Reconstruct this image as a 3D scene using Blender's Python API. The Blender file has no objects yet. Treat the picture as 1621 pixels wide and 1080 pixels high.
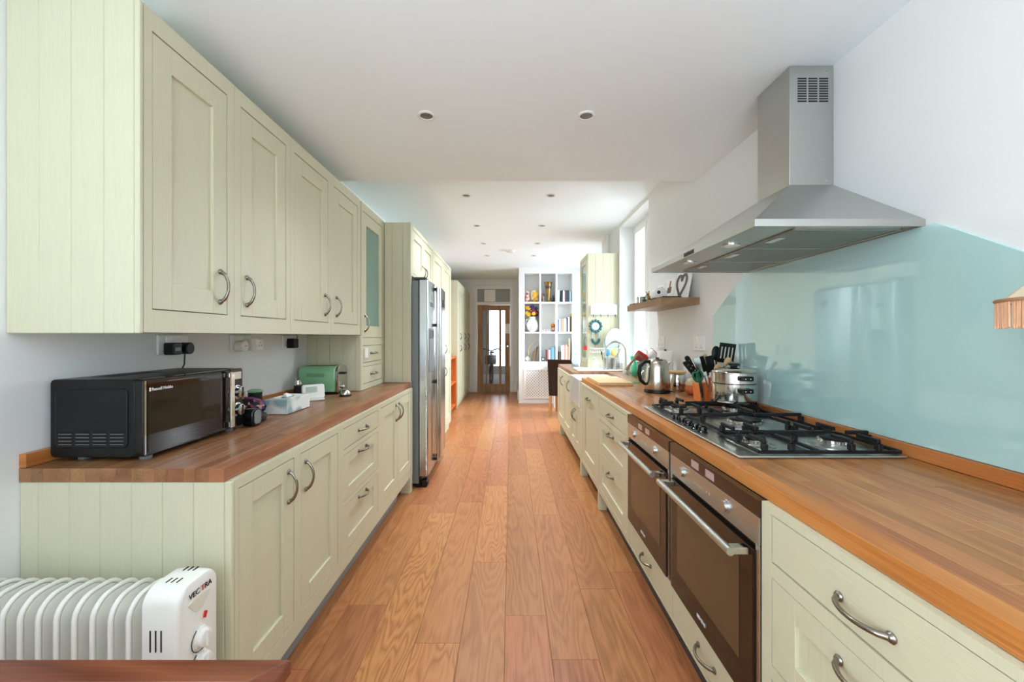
import bpy, math, random
from mathutils import Vector, Matrix, Euler

# ------------------------------------------------------------------ camera, light, exposure
scene = bpy.context.scene
C = scene.collection
cam_d = bpy.data.cameras.new('camera')
cam_d.sensor_width = 36.0
cam_d.lens = 36.0 * 635.0 / 1621.0
cam_d.shift_x = (810.5 - 808.0) / 1621.0
cam_d.shift_y = (533.0 - 540.0) / 1621.0
cam_d.clip_start = 0.05
cam = bpy.data.objects.new('camera', cam_d)
cam.location = (0, 0, 1.345)
cam.rotation_euler = (math.radians(90), 0, 0)
C.objects.link(cam)
scene.camera = cam
scene.view_settings.view_transform = 'Standard'
scene.view_settings.look = 'None'
scene.view_settings.exposure = 0.83
scene.view_settings.gamma = 1.0
scene.view_settings.use_curve_mapping = False
scene.cycles.max_bounces = 12
scene.cycles.diffuse_bounces = 8
scene.cycles.glossy_bounces = 6
scene.cycles.transmission_bounces = 8
scene.cycles.caustics_reflective = False
scene.cycles.caustics_refractive = False
scene.cycles.sample_clamp_indirect = 6.0

w = bpy.data.worlds.new('sky'); scene.world = w
w.use_nodes = True
w.node_tree.nodes['Background'].inputs[0].default_value = (0.86, 0.93, 1.0, 1)
w.node_tree.nodes['Background'].inputs[1].default_value = 1.6

def area(name, loc, rot, sx, sy, power, col=(1, 1, 1)):
    d = bpy.data.lights.new(name, 'AREA'); d.shape = 'RECTANGLE'
    d.size, d.size_y, d.energy, d.color = sx, sy, power, col
    o = bpy.data.objects.new(name, d); o.location = loc; o.rotation_euler = rot
    C.objects.link(o); return o
R = math.radians
DAY = (0.82, 0.91, 1.0)
area('added_rear_daylight', (-0.1, -2.75, 1.25), (R(90), 0, 0), 2.6, 2.3, 16, DAY)  # assumed daylight behind the camera, added to light the room
area('added_ceiling_fill', (-0.1, -3.35, -0.25), (R(178), 0, 0), 3.2, 1.4, 262, (0.73, 0.88, 1.0))  # upward fill added outside to brighten the ceiling
area('daylight_kitchen_window', (2.9, 4.2, 2.6), (0, R(68), 0), 2.0, 2.0, 170, DAY)
area('assumed_alcove_daylight', (3.0, 7.0, 2.2), (0, R(72), 0), 1.7, 1.5, 195, DAY)  # daylight of an assumed alcove window, out of view
area('added_side_daylight', (-2.2, -1.1, 1.75), (0, R(-86), 0), 1.4, 1.7, 70, (0.88, 0.94, 1.0))  # added from the left to brighten the right-hand fronts and splashback
area('daylight_hall', (-0.3, 14.6, 1.6), (R(-90), 0, 0), 1.0, 1.8, 8, DAY)

# ------------------------------------------------------------------ materials
def lin(c):
    return tuple(((v/255)/12.92 if v/255 <= .04045 else ((v/255+.055)/1.055)**2.4) for v in c) + (1.0,)
M = {}
def mat(name, col, rough=.5, metal=0.0, bump=0.0, bscale=60, stretch=None, spec=.5, trans=0.0, emis=None, estr=0, var=0.0, coat=0, alpha=1, ior=1.45):
    m = bpy.data.materials.new(name); m.use_nodes = True
    nt = m.node_tree; b = nt.nodes['Principled BSDF']
    b.inputs['Base Color'].default_value = lin(col)
    b.inputs['Roughness'].default_value = rough
    b.inputs['Metallic'].default_value = metal
    b.inputs['Specular IOR Level'].default_value = spec
    b.inputs['Transmission Weight'].default_value = trans
    b.inputs['IOR'].default_value = ior
    b.inputs['Coat Weight'].default_value = coat
    b.inputs['Alpha'].default_value = alpha
    if emis:
        b.inputs['Emission Color'].default_value = lin(emis); b.inputs['Emission Strength'].default_value = estr
    if bump or var:
        tc = nt.nodes.new('ShaderNodeTexCoord'); mp = nt.nodes.new('ShaderNodeMapping')
        if stretch: mp.inputs['Scale'].default_value = stretch
        no = nt.nodes.new('ShaderNodeTexNoise'); no.inputs['Scale'].default_value = bscale
        no.inputs['Detail'].default_value = 4
        nt.links.new(tc.outputs['Object'], mp.inputs[0]); nt.links.new(mp.outputs[0], no.inputs['Vector'])
        if bump:
            bp = nt.nodes.new('ShaderNodeBump'); bp.inputs['Strength'].default_value = bump; bp.inputs['Distance'].default_value = .002
            nt.links.new(no.outputs['Fac'], bp.inputs['Height']); nt.links.new(bp.outputs[0], b.inputs['Normal'])
        if var:
            hs = nt.nodes.new('ShaderNodeHueSaturation'); hs.inputs['Color'].default_value = lin(col)
            mr = nt.nodes.new('ShaderNodeMapRange'); mr.inputs['From Min'].default_value = .3; mr.inputs['From Max'].default_value = .7
            mr.inputs['To Min'].default_value = 1 - var; mr.inputs['To Max'].default_value = 1 + var
            nt.links.new(no.outputs['Fac'], mr.inputs['Value']); nt.links.new(mr.outputs[0], hs.inputs['Value'])
            nt.links.new(hs.outputs[0], b.inputs['Base Color'])
    M[name] = m; return m

def wood(name, dark, mid, light, along='Y', grain=9.0, rough=.35, vary=.16, knots=0.0, fibre=.35, hue=.012, coat=0.0, bump=.15, contrast=1.0, rings=1.6):
    m = bpy.data.materials.new(name); m.use_nodes = True
    nt = m.node_tree; L = nt.links.new; N = nt.nodes.new
    b = nt.nodes['Principled BSDF']; b.inputs['Roughness'].default_value = rough; b.inputs['Specular IOR Level'].default_value = .35; b.inputs['Coat Weight'].default_value = coat
    tc = N('ShaderNodeTexCoord'); oi = N('ShaderNodeObjectInfo')
    off = N('ShaderNodeVectorMath'); off.operation = 'SCALE'; off.inputs[0].default_value = (37.0, 61.0, 23.0)
    L(oi.outputs['Random'], off.inputs['Scale'])
    add = N('ShaderNodeVectorMath'); add.operation = 'ADD'
    L(tc.outputs['Object'], add.inputs[0]); L(off.outputs[0], add.inputs[1])
    ax = {'X': 0, 'Y': 1, 'Z': 2}[along]
    s1 = [1.0]*3; s1[ax] = .16
    mp = N('ShaderNodeMapping'); mp.inputs['Scale'].default_value = s1; L(add.outputs[0], mp.inputs[0])
    n1 = N('ShaderNodeTexNoise'); n1.inputs['Scale'].default_value = grain*.55; n1.inputs['Detail'].default_value = 3; n1.inputs['Roughness'].default_value = .45
    L(mp.outputs[0], n1.inputs['Vector'])
    mul = N('ShaderNodeMath'); mul.operation = 'MULTIPLY'; mul.inputs[1].default_value = grain*rings
    L(n1.outputs['Fac'], mul.inputs[0])
    fr = N('ShaderNodeMath'); fr.operation = 'PINGPONG'; fr.inputs[1].default_value = .5
    L(mul.outputs[0], fr.inputs[0])
    s2 = [1.0]*3; s2[ax] = .02
    mp2 = N('ShaderNodeMapping'); mp2.inputs['Scale'].default_value = s2; L(add.outputs[0], mp2.inputs[0])
    n2 = N('ShaderNodeTexNoise'); n2.inputs['Scale'].default_value = 260; n2.inputs['Detail'].default_value = 3
    L(mp2.outputs[0], n2.inputs['Vector'])
    n3 = N('ShaderNodeTexNoise'); n3.inputs['Scale'].default_value = 2.2; n3.inputs['Detail'].default_value = 2
    L(mp.outputs[0], n3.inputs['Vector'])
    # combine
    a1 = N('ShaderNodeMath'); a1.operation = 'MULTIPLY_ADD'; a1.inputs[1].default_value = .75*contrast; a1.inputs[2].default_value = .30
    L(fr.outputs[0], a1.inputs[0])
    f2 = N('ShaderNodeMath'); f2.operation = 'MULTIPLY_ADD'; f2.inputs[1].default_value = fibre*1.6; f2.inputs[2].default_value = -fibre*.8
    L(n2.outputs['Fac'], f2.inputs[0])
    a2 = N('ShaderNodeMath'); L(a1.outputs[0], a2.inputs[0]); L(f2.outputs[0], a2.inputs[1])
    f3 = N('ShaderNodeMath'); f3.operation = 'MULTIPLY_ADD'; f3.inputs[1].default_value = .5; f3.inputs[2].default_value = -.25
    L(n3.outputs['Fac'], f3.inputs[0])
    a3 = N('ShaderNodeMath'); L(a2.outputs[0], a3.inputs[0]); L(f3.outputs[0], a3.inputs[1])
    cr = N('ShaderNodeValToRGB'); e = cr.color_ramp.elements
    e[0].position = .05; e[0].color = lin(dark); e[1].position = .95; e[1].color = lin(light)
    x = e.new(.45); x.color = lin(mid)
    L(a3.outputs[0], cr.inputs[0])
    hs = N('ShaderNodeHueSaturation')
    mv = N('ShaderNodeMapRange'); mv.inputs['To Min'].default_value = 1 - vary; mv.inputs['To Max'].default_value = 1 + vary*.8
    L(oi.outputs['Random'], mv.inputs['Value']); L(mv.outputs[0], hs.inputs['Value'])
    wn = N('ShaderNodeTexWhiteNoise'); wn.noise_dimensions = '1D'; L(oi.outputs['Random'], wn.inputs['W'])
    mh = N('ShaderNodeMapRange'); mh.inputs['To Min'].default_value = .5 - hue; mh.inputs['To Max'].default_value = .5 + hue
    L(wn.outputs['Value'], mh.inputs['Value']); L(mh.outputs[0], hs.inputs['Hue'])
    L(cr.outputs[0], hs.inputs['Color'])
    last = hs.outputs[0]
    if knots:
        sk = [1.0]*3; sk[ax] = .55
        mpk = N('ShaderNodeMapping'); mpk.inputs['Scale'].default_value = sk; L(add.outputs[0], mpk.inputs[0])
        vo = N('ShaderNodeTexVoronoi'); vo.inputs['Scale'].default_value = knots; L(mpk.outputs[0], vo.inputs['Vector'])
        mk = N('ShaderNodeMapRange'); mk.inputs['From Min'].default_value = .03; mk.inputs['From Max'].default_value = .085
        mk.inputs['To Min'].default_value = 1; mk.inputs['To Max'].default_value = 0
        L(vo.outputs['Distance'], mk.inputs['Value'])
        mx = N('ShaderNodeMix'); mx.data_type = 'RGBA'; mx.inputs['B'].default_value = lin((60, 34, 20))
        L(mk.outputs[0], mx.inputs['Factor']); L(last, mx.inputs['A']); last = mx.outputs['Result']
    L(last, b.inputs['Base Color'])
    if bump:
        bp = N('ShaderNodeBump'); bp.inputs['Strength'].default_value = bump; bp.inputs['Distance'].default_value = .001
        L(a2.outputs[0], bp.inputs['Height']); L(bp.outputs[0], b.inputs['Normal'])
    M[name] = m; return m

mat('paint', (203, 200, 173), .42, bump=.22, bscale=190, stretch=(1, 1, .05), var=.025)
mat('paint_h', (203, 200, 173), .42, bump=.22, bscale=190, stretch=(1, .05, 1), var=.025)
mat('paint_plain', (203, 200, 173), .42, bump=.05, bscale=120)
mat('wall_paint', (228, 230, 230), .75, bump=.06, bscale=180)
mat('ceiling_paint', (240, 247, 250), .8, bump=.03, bscale=180)
mat('white_gloss', (238, 238, 236), .25)
mat('white_matt', (236, 236, 233), .55)
mat('white_plastic', (236, 236, 232), .32)
mat('cream_plastic', (222, 219, 206), .35)
mat('heater_enamel', (236, 236, 230), .28)
mat('grey_plastic', (120, 124, 126), .4)
mat('dark_grey', (66, 68, 70), .45)
mat('black_plastic', (17, 18, 19), .4, spec=.35)
mat('fridge_side', (122, 130, 132), .4, .3)
mat('frosted', (150, 154, 152), .35)
mat('kettle_steel', (196, 190, 178), .24, 1.0)
mat('black_gloss', (14, 14, 15), .08)
mat('microwave_black', (17, 18, 19), .36, bump=.05, bscale=300, spec=.35)
mat('cast_iron', (20, 21, 23), .5, bump=.15, bscale=200, spec=.35)
mat('steel', (196, 196, 192), .30, 1.0, bump=.05, bscale=260, stretch=(.04, .04, 1), var=.06)
mat('hood_steel', (192, 193, 189), .34, 1.0, bump=.02, bscale=260, stretch=(.04, .04, 1), var=.03)
mat('fridge_steel', (200, 205, 206), .22, 1.0, bump=.03, bscale=200, stretch=(1, 1, .03))
mat('polished_steel', (205, 203, 196), .14, 1.0)
mat('chrome', (215, 215, 212), .07, 1.0)
mat('pewter', (146, 140, 130), .24, 1.0, bump=.1, bscale=90)
mat('filter_mesh', (150, 152, 146), .42, 1.0, bump=.9, bscale=420)
mat('oven_glass', (36, 23, 15), .05, spec=.45)
mat('oven_window', (84, 66, 46), .06, spec=.45)
mat('oven_strip', (58, 40, 27), .06, spec=.45)
mat('display', (176, 152, 150), .2)
mat('dark_gap', (10, 10, 10), .9)
mat('splash_glass', (178, 213, 213), .04, coat=1.0, spec=.5)
mat('splash_edge', (120, 170, 150), .1)
mat('door_glass', (112, 148, 136), .12, coat=.5)
def thin_glass(name, tint, refl):
    m = bpy.data.materials.new(name); m.use_nodes = True
    nt = m.node_tree; nt.nodes.remove(nt.nodes['Principled BSDF'])
    t = nt.nodes.new('ShaderNodeBsdfTransparent'); t.inputs[0].default_value = lin(tint)
    g = nt.nodes.new('ShaderNodeBsdfGlossy'); g.inputs['Roughness'].default_value = .02
    lw = nt.nodes.new('ShaderNodeLayerWeight'); lw.inputs['Blend'].default_value = .5
    pw = nt.nodes.new('ShaderNodeMath'); pw.operation = 'POWER'; pw.inputs[1].default_value = 4
    nt.links.new(lw.outputs['Facing'], pw.inputs[0])
    ma = nt.nodes.new('ShaderNodeMath'); ma.operation = 'MULTIPLY_ADD'; ma.inputs[1].default_value = refl; ma.inputs[2].default_value = .04
    nt.links.new(pw.outputs[0], ma.inputs[0])
    x = nt.nodes.new('ShaderNodeMixShader')
    nt.links.new(ma.outputs[0], x.inputs[0]); nt.links.new(t.outputs[0], x.inputs[1]); nt.links.new(g.outputs[0], x.inputs[2])
    nt.links.new(x.outputs[0], nt.nodes['Material Output'].inputs['Surface']); M[name] = m
thin_glass('glass', (238, 245, 244), .7)
thin_glass('pane', (250, 252, 252), .4)
mat('ceramic', (240, 240, 238), .1, coat=.5)
mat('plate_grey', (172, 190, 182), .2, coat=.3)
mat('leather', (38, 28, 26), .4, bump=.3, bscale=240)
mat('toaster_green', (136, 194, 150), .2, coat=.6)
mat('slot_dark', (24, 26, 26), .6)
mat('terracotta', (196, 104, 62), .6, var=.05, bscale=20)
mat('glaze', (196, 176, 138), .3, var=.06, bscale=20)
mat('orange_wood', (226, 130, 62), .5, var=.06, bscale=30)
mat('green_handle', (22, 110, 78), .35)
mat('red', (206, 40, 38), .4)
mat('blue_cloth', (150, 180, 205), .7)
mat('paper', (244, 243, 238), .8)
mat('linen', (222, 206, 180), .8, bump=.2, bscale=400)
mat('fringe', (224, 178, 142), .75, var=.2, bscale=300, stretch=(1, 1, .02))
mat('braid', (176, 134, 100), .8)
mat('black_print', (28, 28, 28), .6)
mat('white_print', (225, 225, 225), .5)
mat('red_print', (200, 30, 30), .5)
mat('brass', (150, 118, 66), .3, 1.0)
mat('amber', (210, 132, 30), .25, coat=.4)
mat('green_plastic', (66, 196, 148), .3)
mat('blue_plastic', (70, 160, 215), .35)
mat('yellow_sponge', (226, 206, 130), .8)
mat('teal', (48, 100, 102), .4, var=.4, bscale=50)
mat('beech', (214, 180, 132), .5, var=.06, bscale=40, stretch=(1, .1, 1))
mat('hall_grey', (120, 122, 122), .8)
mat('plinth_grey', (150, 160, 166), .4)
mat('rubber', (16, 16, 16), .7)
mat('bulb', (110, 110, 108), .3)
wood('floor_oak', (126, 76, 42), (178, 117, 74), (198, 142, 98), 'Y', 7.0, .33, .10, knots=1.35, fibre=.34, hue=.006, bump=.08, contrast=.5, rings=3.4)
wood('floor_oak_light', (130, 78, 40), (186, 124, 74), (206, 150, 96), 'Y', 9.0, .34, .06, knots=.8, fibre=.25, hue=.004, bump=.12, contrast=1.0, rings=3.2)
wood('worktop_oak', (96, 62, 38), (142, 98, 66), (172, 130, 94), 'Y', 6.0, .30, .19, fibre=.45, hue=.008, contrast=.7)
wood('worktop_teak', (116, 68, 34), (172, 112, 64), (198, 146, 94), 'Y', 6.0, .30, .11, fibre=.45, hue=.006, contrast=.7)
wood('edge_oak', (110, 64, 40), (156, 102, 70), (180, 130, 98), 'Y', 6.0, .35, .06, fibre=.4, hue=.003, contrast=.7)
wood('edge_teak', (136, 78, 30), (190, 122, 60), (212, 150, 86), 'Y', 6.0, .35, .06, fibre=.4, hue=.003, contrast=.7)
wood('upstand_oak', (130, 74, 32), (180, 112, 58), (202, 136, 78), 'Y', 5.0, .35, .06, fibre=.35, hue=.004)
wood('shelf_oak', (112, 88, 62), (146, 116, 84), (172, 142, 108), 'Y', 5.0, .45, .04, fibre=.35, hue=0)
wood('door_oak', (120, 86, 56), (158, 120, 82), (182, 146, 106), 'Z', 5.0, .45, .04, fibre=.3, hue=0)
wood('mahogany', (66, 30, 18), (116, 60, 40), (150, 86, 60), 'X', 6.0, .25, .06, fibre=.3, hue=.004, coat=.3)
wood('chair_oak', (150, 100, 60), (190, 136, 88), (210, 160, 110), 'Z', 5.0, .45, .04, fibre=.3, hue=0)
wood('orange_pine', (160, 76, 26), (206, 112, 50), (226, 140, 76), 'Z', 5.0, .4, .04, fibre=.3, hue=0)

# ------------------------------------------------------------------ mesh helpers
class MB:
    def __init__(s): s.v = []; s.f = []
    def add(s, vs, fs):
        n = len(s.v); s.v += [Vector(p) for p in vs]; s.f += [tuple(i+n for i in f) for f in fs]; return s
    def box(s, x0, x1, y0, y1, z0, z1):
        if x0 > x1: x0, x1 = x1, x0
        if y0 > y1: y0, y1 = y1, y0
        if z0 > z1: z0, z1 = z1, z0
        return s.add([(x0,y0,z0),(x1,y0,z0),(x1,y1,z0),(x0,y1,z0),(x0,y0,z1),(x1,y0,z1),(x1,y1,z1),(x0,y1,z1)],
                     [(0,3,2,1),(4,5,6,7),(0,1,5,4),(1,2,6,5),(2,3,7,6),(3,0,4,7)])
    def prism(s, poly, axis, a0, a1):
        """poly: 2-D outline in the two other axes (x:(y,z), y:(x,z), z:(x,y))"""
        def p3(p, a): return {'x': (a, p[0], p[1]), 'y': (p[0], a, p[1]), 'z': (p[0], p[1], a)}[axis]
        n = len(poly)
        return s.add([p3(p, a0) for p in poly] + [p3(p, a1) for p in poly],
                     [tuple(range(n))[::-1], tuple(range(n, 2*n))] + [(i, (i+1) % n, n+(i+1) % n, n+i) for i in range(n)])
    def loft(s, rings, cap=True, closed=True):
        n = len(rings[0]); vs = [p for r in rings for p in r]; fs = []
        for k in range(len(rings)-1):
            for i in range(n if closed else n-1):
                j = (i+1) % n; fs.append((k*n+i, k*n+j, (k+1)*n+j, (k+1)*n+i))
        if cap: fs += [tuple(range(n))[::-1], tuple(range((len(rings)-1)*n, len(rings)*n))]
        return s.add(vs, fs)
    def lathe(s, prof, c=(0, 0, 0), n=24, axis='z', cap=True):
        rings = []
        for r, h in prof:
            ring = []
            for i in range(n):
                a = 2*math.pi*i/n; u, v = max(r, 1e-5)*math.cos(a), max(r, 1e-5)*math.sin(a)
                p = {'z': (u, v, h), 'x': (h, u, v), 'y': (v, h, u)}[axis]
                ring.append((c[0]+p[0], c[1]+p[1], c[2]+p[2]))
            rings.append(ring)
        return s.loft(rings, cap)
    def tube(s, pts, r, n=8, closed=False, cap=True, flat=1.0):
        pts = [Vector(p) for p in pts]; m = len(pts)
        rs = r if isinstance(r, (list, tuple)) else [r]*m
        rings = []; up = None
        for i, p in enumerate(pts):
            if closed: t = (pts[(i+1) % m] - pts[i-1]).normalized()
            else: t = (pts[min(i+1, m-1)] - pts[max(i-1, 0)]).normalized()
            if up is None:
                up = Vector((0, 0, 1)) if abs(t.z) < .9 else Vector((1, 0, 0))
            up = (up - t*up.dot(t)).normalized(); sd = t.cross(up)
            rings.append([p + (sd*math.cos(2*math.pi*k/n) + up*math.sin(2*math.pi*k/n)*flat)*rs[i] for k in range(n)])
        if closed: rings.append(rings[0])
        return s.loft(rings, cap and not closed)
    def ball(s, c, rx, ry=None, rz=None, n=16, m=10):
        ry = ry or rx; rz = rz or rx
        rings = []
        for k in range(m+1):
            a = -math.pi/2 + math.pi*k/m; q = max(math.cos(a), 1e-4)
            rings.append([(c[0]+rx*q*math.cos(2*math.pi*i/n), c[1]+ry*q*math.sin(2*math.pi*i/n), c[2]+rz*math.sin(a)) for i in range(n)])
        return s.loft(rings, True)
    def xf(s, mtx):
        s.v = [mtx @ p for p in s.v]; return s
    def merge(s, o): return s.add(o.v, o.f)
    def mesh(s, name, material, smooth=None, origin=None):
        lo = Vector((min(p[i] for p in s.v) for i in range(3))); hi = Vector((max(p[i] for p in s.v) for i in range(3)))
        c = Vector(origin) if origin else (lo+hi)/2
        me = bpy.data.meshes.new(name); me.from_pydata([p-c for p in s.v], [], s.f)
        me.materials.append(M[material] if isinstance(material, str) else material)
        import bmesh
        bm = bmesh.new(); bm.from_mesh(me); bmesh.ops.recalc_face_normals(bm, faces=bm.faces); bm.to_mesh(me); bm.free()
        if smooth:
            me.polygons.foreach_set('use_smooth', [True]*len(me.polygons)); me.set_sharp_from_angle(angle=math.radians(smooth))
        return me, c
    def build(s, name, material, parent=None, bevel=0, smooth=None, seg=1):
        me, c = s.mesh(name, material, smooth)
        return link(name, me, c, parent, bevel, seg)
W = {}
def link(name, me, c, parent=None, bevel=0, seg=1, rot=None):
    o = bpy.data.objects.new(name, me); C.objects.link(o)
    c = Vector(c); W[o.name] = c
    o.location = c - (W[parent.name] if parent else Vector((0, 0, 0)))
    if parent: o.parent = parent
    if rot: o.rotation_euler = rot
    if bevel:
        b = o.modifiers.new('bevel', 'BEVEL'); b.width = bevel; b.segments = seg; b.limit_method = 'ANGLE'; b.angle_limit = R(40)
        b.harden_normals = False
    return o
def tag(o, label, cat=None, group=None, kind=None):
    o['label'] = label
    if cat: o['category'] = cat
    if group: o['group'] = group
    if kind: o['kind'] = kind
    return o
def struct(o, label=None):
    o['kind'] = 'structure'
    if label: o['label'] = label
    return o
def thing(name, loc, label, cat, group=None):
    o = bpy.data.objects.new(name, None); o.empty_display_size = .05; C.objects.link(o)
    o.location = loc; W[o.name] = Vector(loc)
    return tag(o, label, cat, group)
def box(name, material, parent, x0, x1, y0, y1, z0, z1, bevel=0, seg=1):
    return MB().box(x0, x1, y0, y1, z0, z1).build(name, material, parent, bevel, None, seg)
def text(s, size, loc, rot, material, parent, name='lettering', ext=.0006, align='LEFT'):
    cu = bpy.data.curves.new(name, 'FONT'); cu.body = s; cu.size = size; cu.extrude = ext; cu.align_x = align
    tmp = bpy.data.objects.new('tmp', cu)
    me = bpy.data.meshes.new_from_object(tmp); me.name = name
    bpy.data.objects.remove(tmp); me.materials.clear(); me.materials.append(M[material])
    o = bpy.data.objects.new(name, me); C.objects.link(o); W[o.name] = Vector(loc)
    o.location = Vector(loc) - (W[parent.name] if parent else Vector((0, 0, 0))); o.rotation_euler = rot
    if parent: o.parent = parent
    return o
def rrect(x0, x1, y0, y1, r, n=5):
    pts = []
    for cx, cy, a0 in ((x1-r, y0+r, -90), (x1-r, y1-r, 0), (x0+r, y1-r, 90), (x0+r, y0+r, 180)):
        for k in range(n+1):
            a = R(a0 + 90*k/n); pts.append((cx+r*math.cos(a), cy+r*math.sin(a)))
    return pts
random.seed(7)
# ------------------------------------------------------------------ room shell
XL, XR, H1, H2 = -1.503, 1.35, 2.478, 2.73
YB, YF = -2.4, 9.76          # behind the camera, far wall
YSH, YE = 8.095, 5.92        # shelf wall, end of right wall
XA = 1.95                     # alcove outer wall

floor = struct(box('floor', 'dark_gap', None, XL-.1, XA+.1, YB-.1, YF+.1, -.08, -.022), 'warm oak plank floor')
PW = .197
cols = {}
starts = {-4: [2.01], -3: [3.066], -2: [1.76], -1: [2.392, 3.62], 0: [1.933, 3.90], 1: [3.02], 2: [2.137], -5: [1.62]}
for k in range(-8, 14):
    x0 = -.0246 + k*PW; x1 = x0 + PW
    x0c, x1c = max(x0, XL), min(x1, XA)
    if x1c - x0c < .01: continue
    ends = list(starts.get(k, [])) or [1.2 + random.random()*1.6]
    y = ends[0]; down = []
    while y > YB:
        y -= random.choice((1.05, 1.35, 1.6, 1.9)) ; down.append(max(y, YB))
    y = ends[-1]; up = []
    while y < YF:
        y += random.choice((.95, 1.2, 1.5, 1.8)); up.append(min(y, YF))
    cuts = sorted(set([round(v, 3) for v in down + ends + up]))
    ylo = 5.6 if x0c > XR + .2 else YB
    for a, b in zip(cuts[:-1], cuts[1:]):
        if b <= ylo or b - a < .02: continue
        lightp = (k == -1 and abs(a - 2.392) < .01) or (k == -2 and abs(b - 1.76) < .01) or (k == -3 and abs(b - 3.066) < .01)
        g = .0005
        box('plank', 'floor_oak_light' if lightp else 'floor_oak', floor, x0c+g, x1c-g, a+g, b-g, -.022, 0.0, .0007)

walls = 'wall_paint'
VY0, VY1, VZ0, VZ1 = -1.9, -.3, 1.0, 2.3  # opening for an unseen side window, added to let light in
m = MB().box(XL-.2, XL, VY1, YF+.2, 0, 2.9).box(XL-.2, XL, YB-.2, VY0, 0, 2.9).box(XL-.2, XL, VY0, VY1, 0, VZ0).box(XL-.2, XL, VY0, VY1, VZ1, 2.9)
struct(m.build('wall_left', walls), 'white painted wall behind the cupboards')
m = MB().box(XL-.14, XL-.07, VY0, VY1, VZ0, VZ0+.06).box(XL-.14, XL-.07, VY0, VY1, VZ1-.06, VZ1)
for y in (VY0, -1.13, VY1-.06): m.box(XL-.14, XL-.07, y, y+.06, VZ0+.06, VZ1-.06)
w3 = struct(m.build('added_side_window', 'white_gloss'), 'white framed side window added behind the camera for light')
box('pane', 'pane', w3, XL-.108, XL-.102, VY0+.06, VY1-.06, VZ0+.06, VZ1-.06)
WY0, WY1, WZ0, WZ1 = 3.915, 4.955, 1.02, 2.69
m = MB().box(XR, XR+.3, YB-.2, WY0, 0, 2.9).box(XR, XR+.3, WY0, WY1, 0, WZ0).box(XR, XR+.3, WY0, WY1, WZ1, 2.9).box(XR, XR+.3, WY1, YE, 0, 2.9)
struct(m.build('wall_right', walls), 'white painted wall with deep window recess')
# alcove
AY0, AY1, AZ0, AZ1 = 6.2, 7.8, .95, 2.4
m = MB().box(XA, XA+.2, YE-.2, AY0, 0, 2.9).box(XA, XA+.2, AY1, YSH+.6, 0, 2.9).box(XA, XA+.2, AY0, AY1, 0, AZ0).box(XA, XA+.2, AY0, AY1, AZ1, 2.9)
m.box(XR+.3, XA, YE-.2, YE, 0, 2.9)
struct(m.build('wall_alcove', walls), 'white wall of the side alcove')
# shelf wall with nine niches
NX = [(.288, .586), (.618, .913), (.949, 1.247)]
NZ = [(.840, 1.405), (1.438, 2.013), (2.046, 2.62)]
LX0, LX1, LZ0, LZ1 = .27, 1.27, .09, .70
m = MB(); D = .30; y0, y1 = YSH, YSH+D
XS0 = .172
m.box(XS0, NX[0][0], y0, y1, 0, H2).box(NX[2][1], XA, y0, y1, 0, H2).box(NX[0][0], NX[2][1], y0, y1, NZ[2][1], H2)
m.box(NX[0][0], NX[2][1], y0, y1, 0, LZ0).box(NX[0][0], NX[2][1], y0, y1, LZ1, NZ[0][0])
m.box(XS0, XA, y1, y1+.1, 0, H2)
back = struct(m.build('wall_back', walls), 'white built-in wall with shelf niches')
for z0, z1 in zip([n[1] for n in NZ[:-1]], [n[0] for n in NZ[1:]]):
    box('shelf_board', 'white_matt', back, NX[0][0], NX[2][1], y0+.004, y1, z0, z1, .002)
for z0, z1 in NZ:
    for a, b in ((NX[0][1], NX[1][0]), (NX[1][1], NX[2][0])):
        box('divider', 'white_matt', back, a, b, y0+.002, y1, z0, z1, .002)
struct(box('wall_hall', walls, None, XS0, XS0+.12, YSH+.4, YF, 0, H2), 'short white wall beside the oak door')
# far wall with door opening
DX0, DX1, DTOP = -.876, .06, 2.57
m = MB().box(XL, DX0, YF, YF+.15, 0, 2.9).box(DX1, XS0+.2, YF, YF+.15, 0, 2.9).box(DX0, DX1, YF, YF+.15, DTOP, 2.9)
struct(m.build('wall_far', walls), 'white end wall around the oak door')
struct(box('baseboard_far', 'white_gloss', None, DX1+.002, XS0-.002, YF-.018, YF-.001, 0, .2, .004), 'white skirting beside the oak door')
struct(box('baseboard_hall', 'white_gloss', None, XS0-.018, XS0-.001, YSH+.42, YF-.02, 0, .2, .004), 'white skirting along the short wall')
# wall behind the camera with garden doors added to light the room
m = MB().box(XL, -1.4, YB-.2, YB, 0, 2.9).box(1.2, XR, YB-.2, YB, 0, 2.9).box(-1.4, 1.2, YB-.2, YB, 2.35, 2.9)
struct(m.build('wall_front', walls), 'wall with a wide opening for the added garden doors')
m = MB()
for x in (-1.4, -.53, .33, 1.14): m.box(x, x+.06, YB-.12, YB-.06, 0, 2.35)
m.box(-1.4, 1.2, YB-.12, YB-.06, 0, .08).box(-1.4, 1.2, YB-.12, YB-.06, 2.27, 2.35)
d2 = struct(m.build('added_garden_doors', 'white_gloss'), 'white framed glazed garden doors added to light the room')
box('pane', 'pane', d2, -1.4, 1.2, YB-.094, YB-.088, .08, 2.27)
# ceilings
struct(box('ceiling', 'ceiling_paint', None, XL-.1, XA+.2, YB-.1, YF+.2, H2, H2+.12), 'higher white ceiling')
struct(box('ceiling', 'ceiling_paint', None, XL, XR, YB-.1, 2.925, H1, H2), 'lower white ceiling over the hob')

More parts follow.
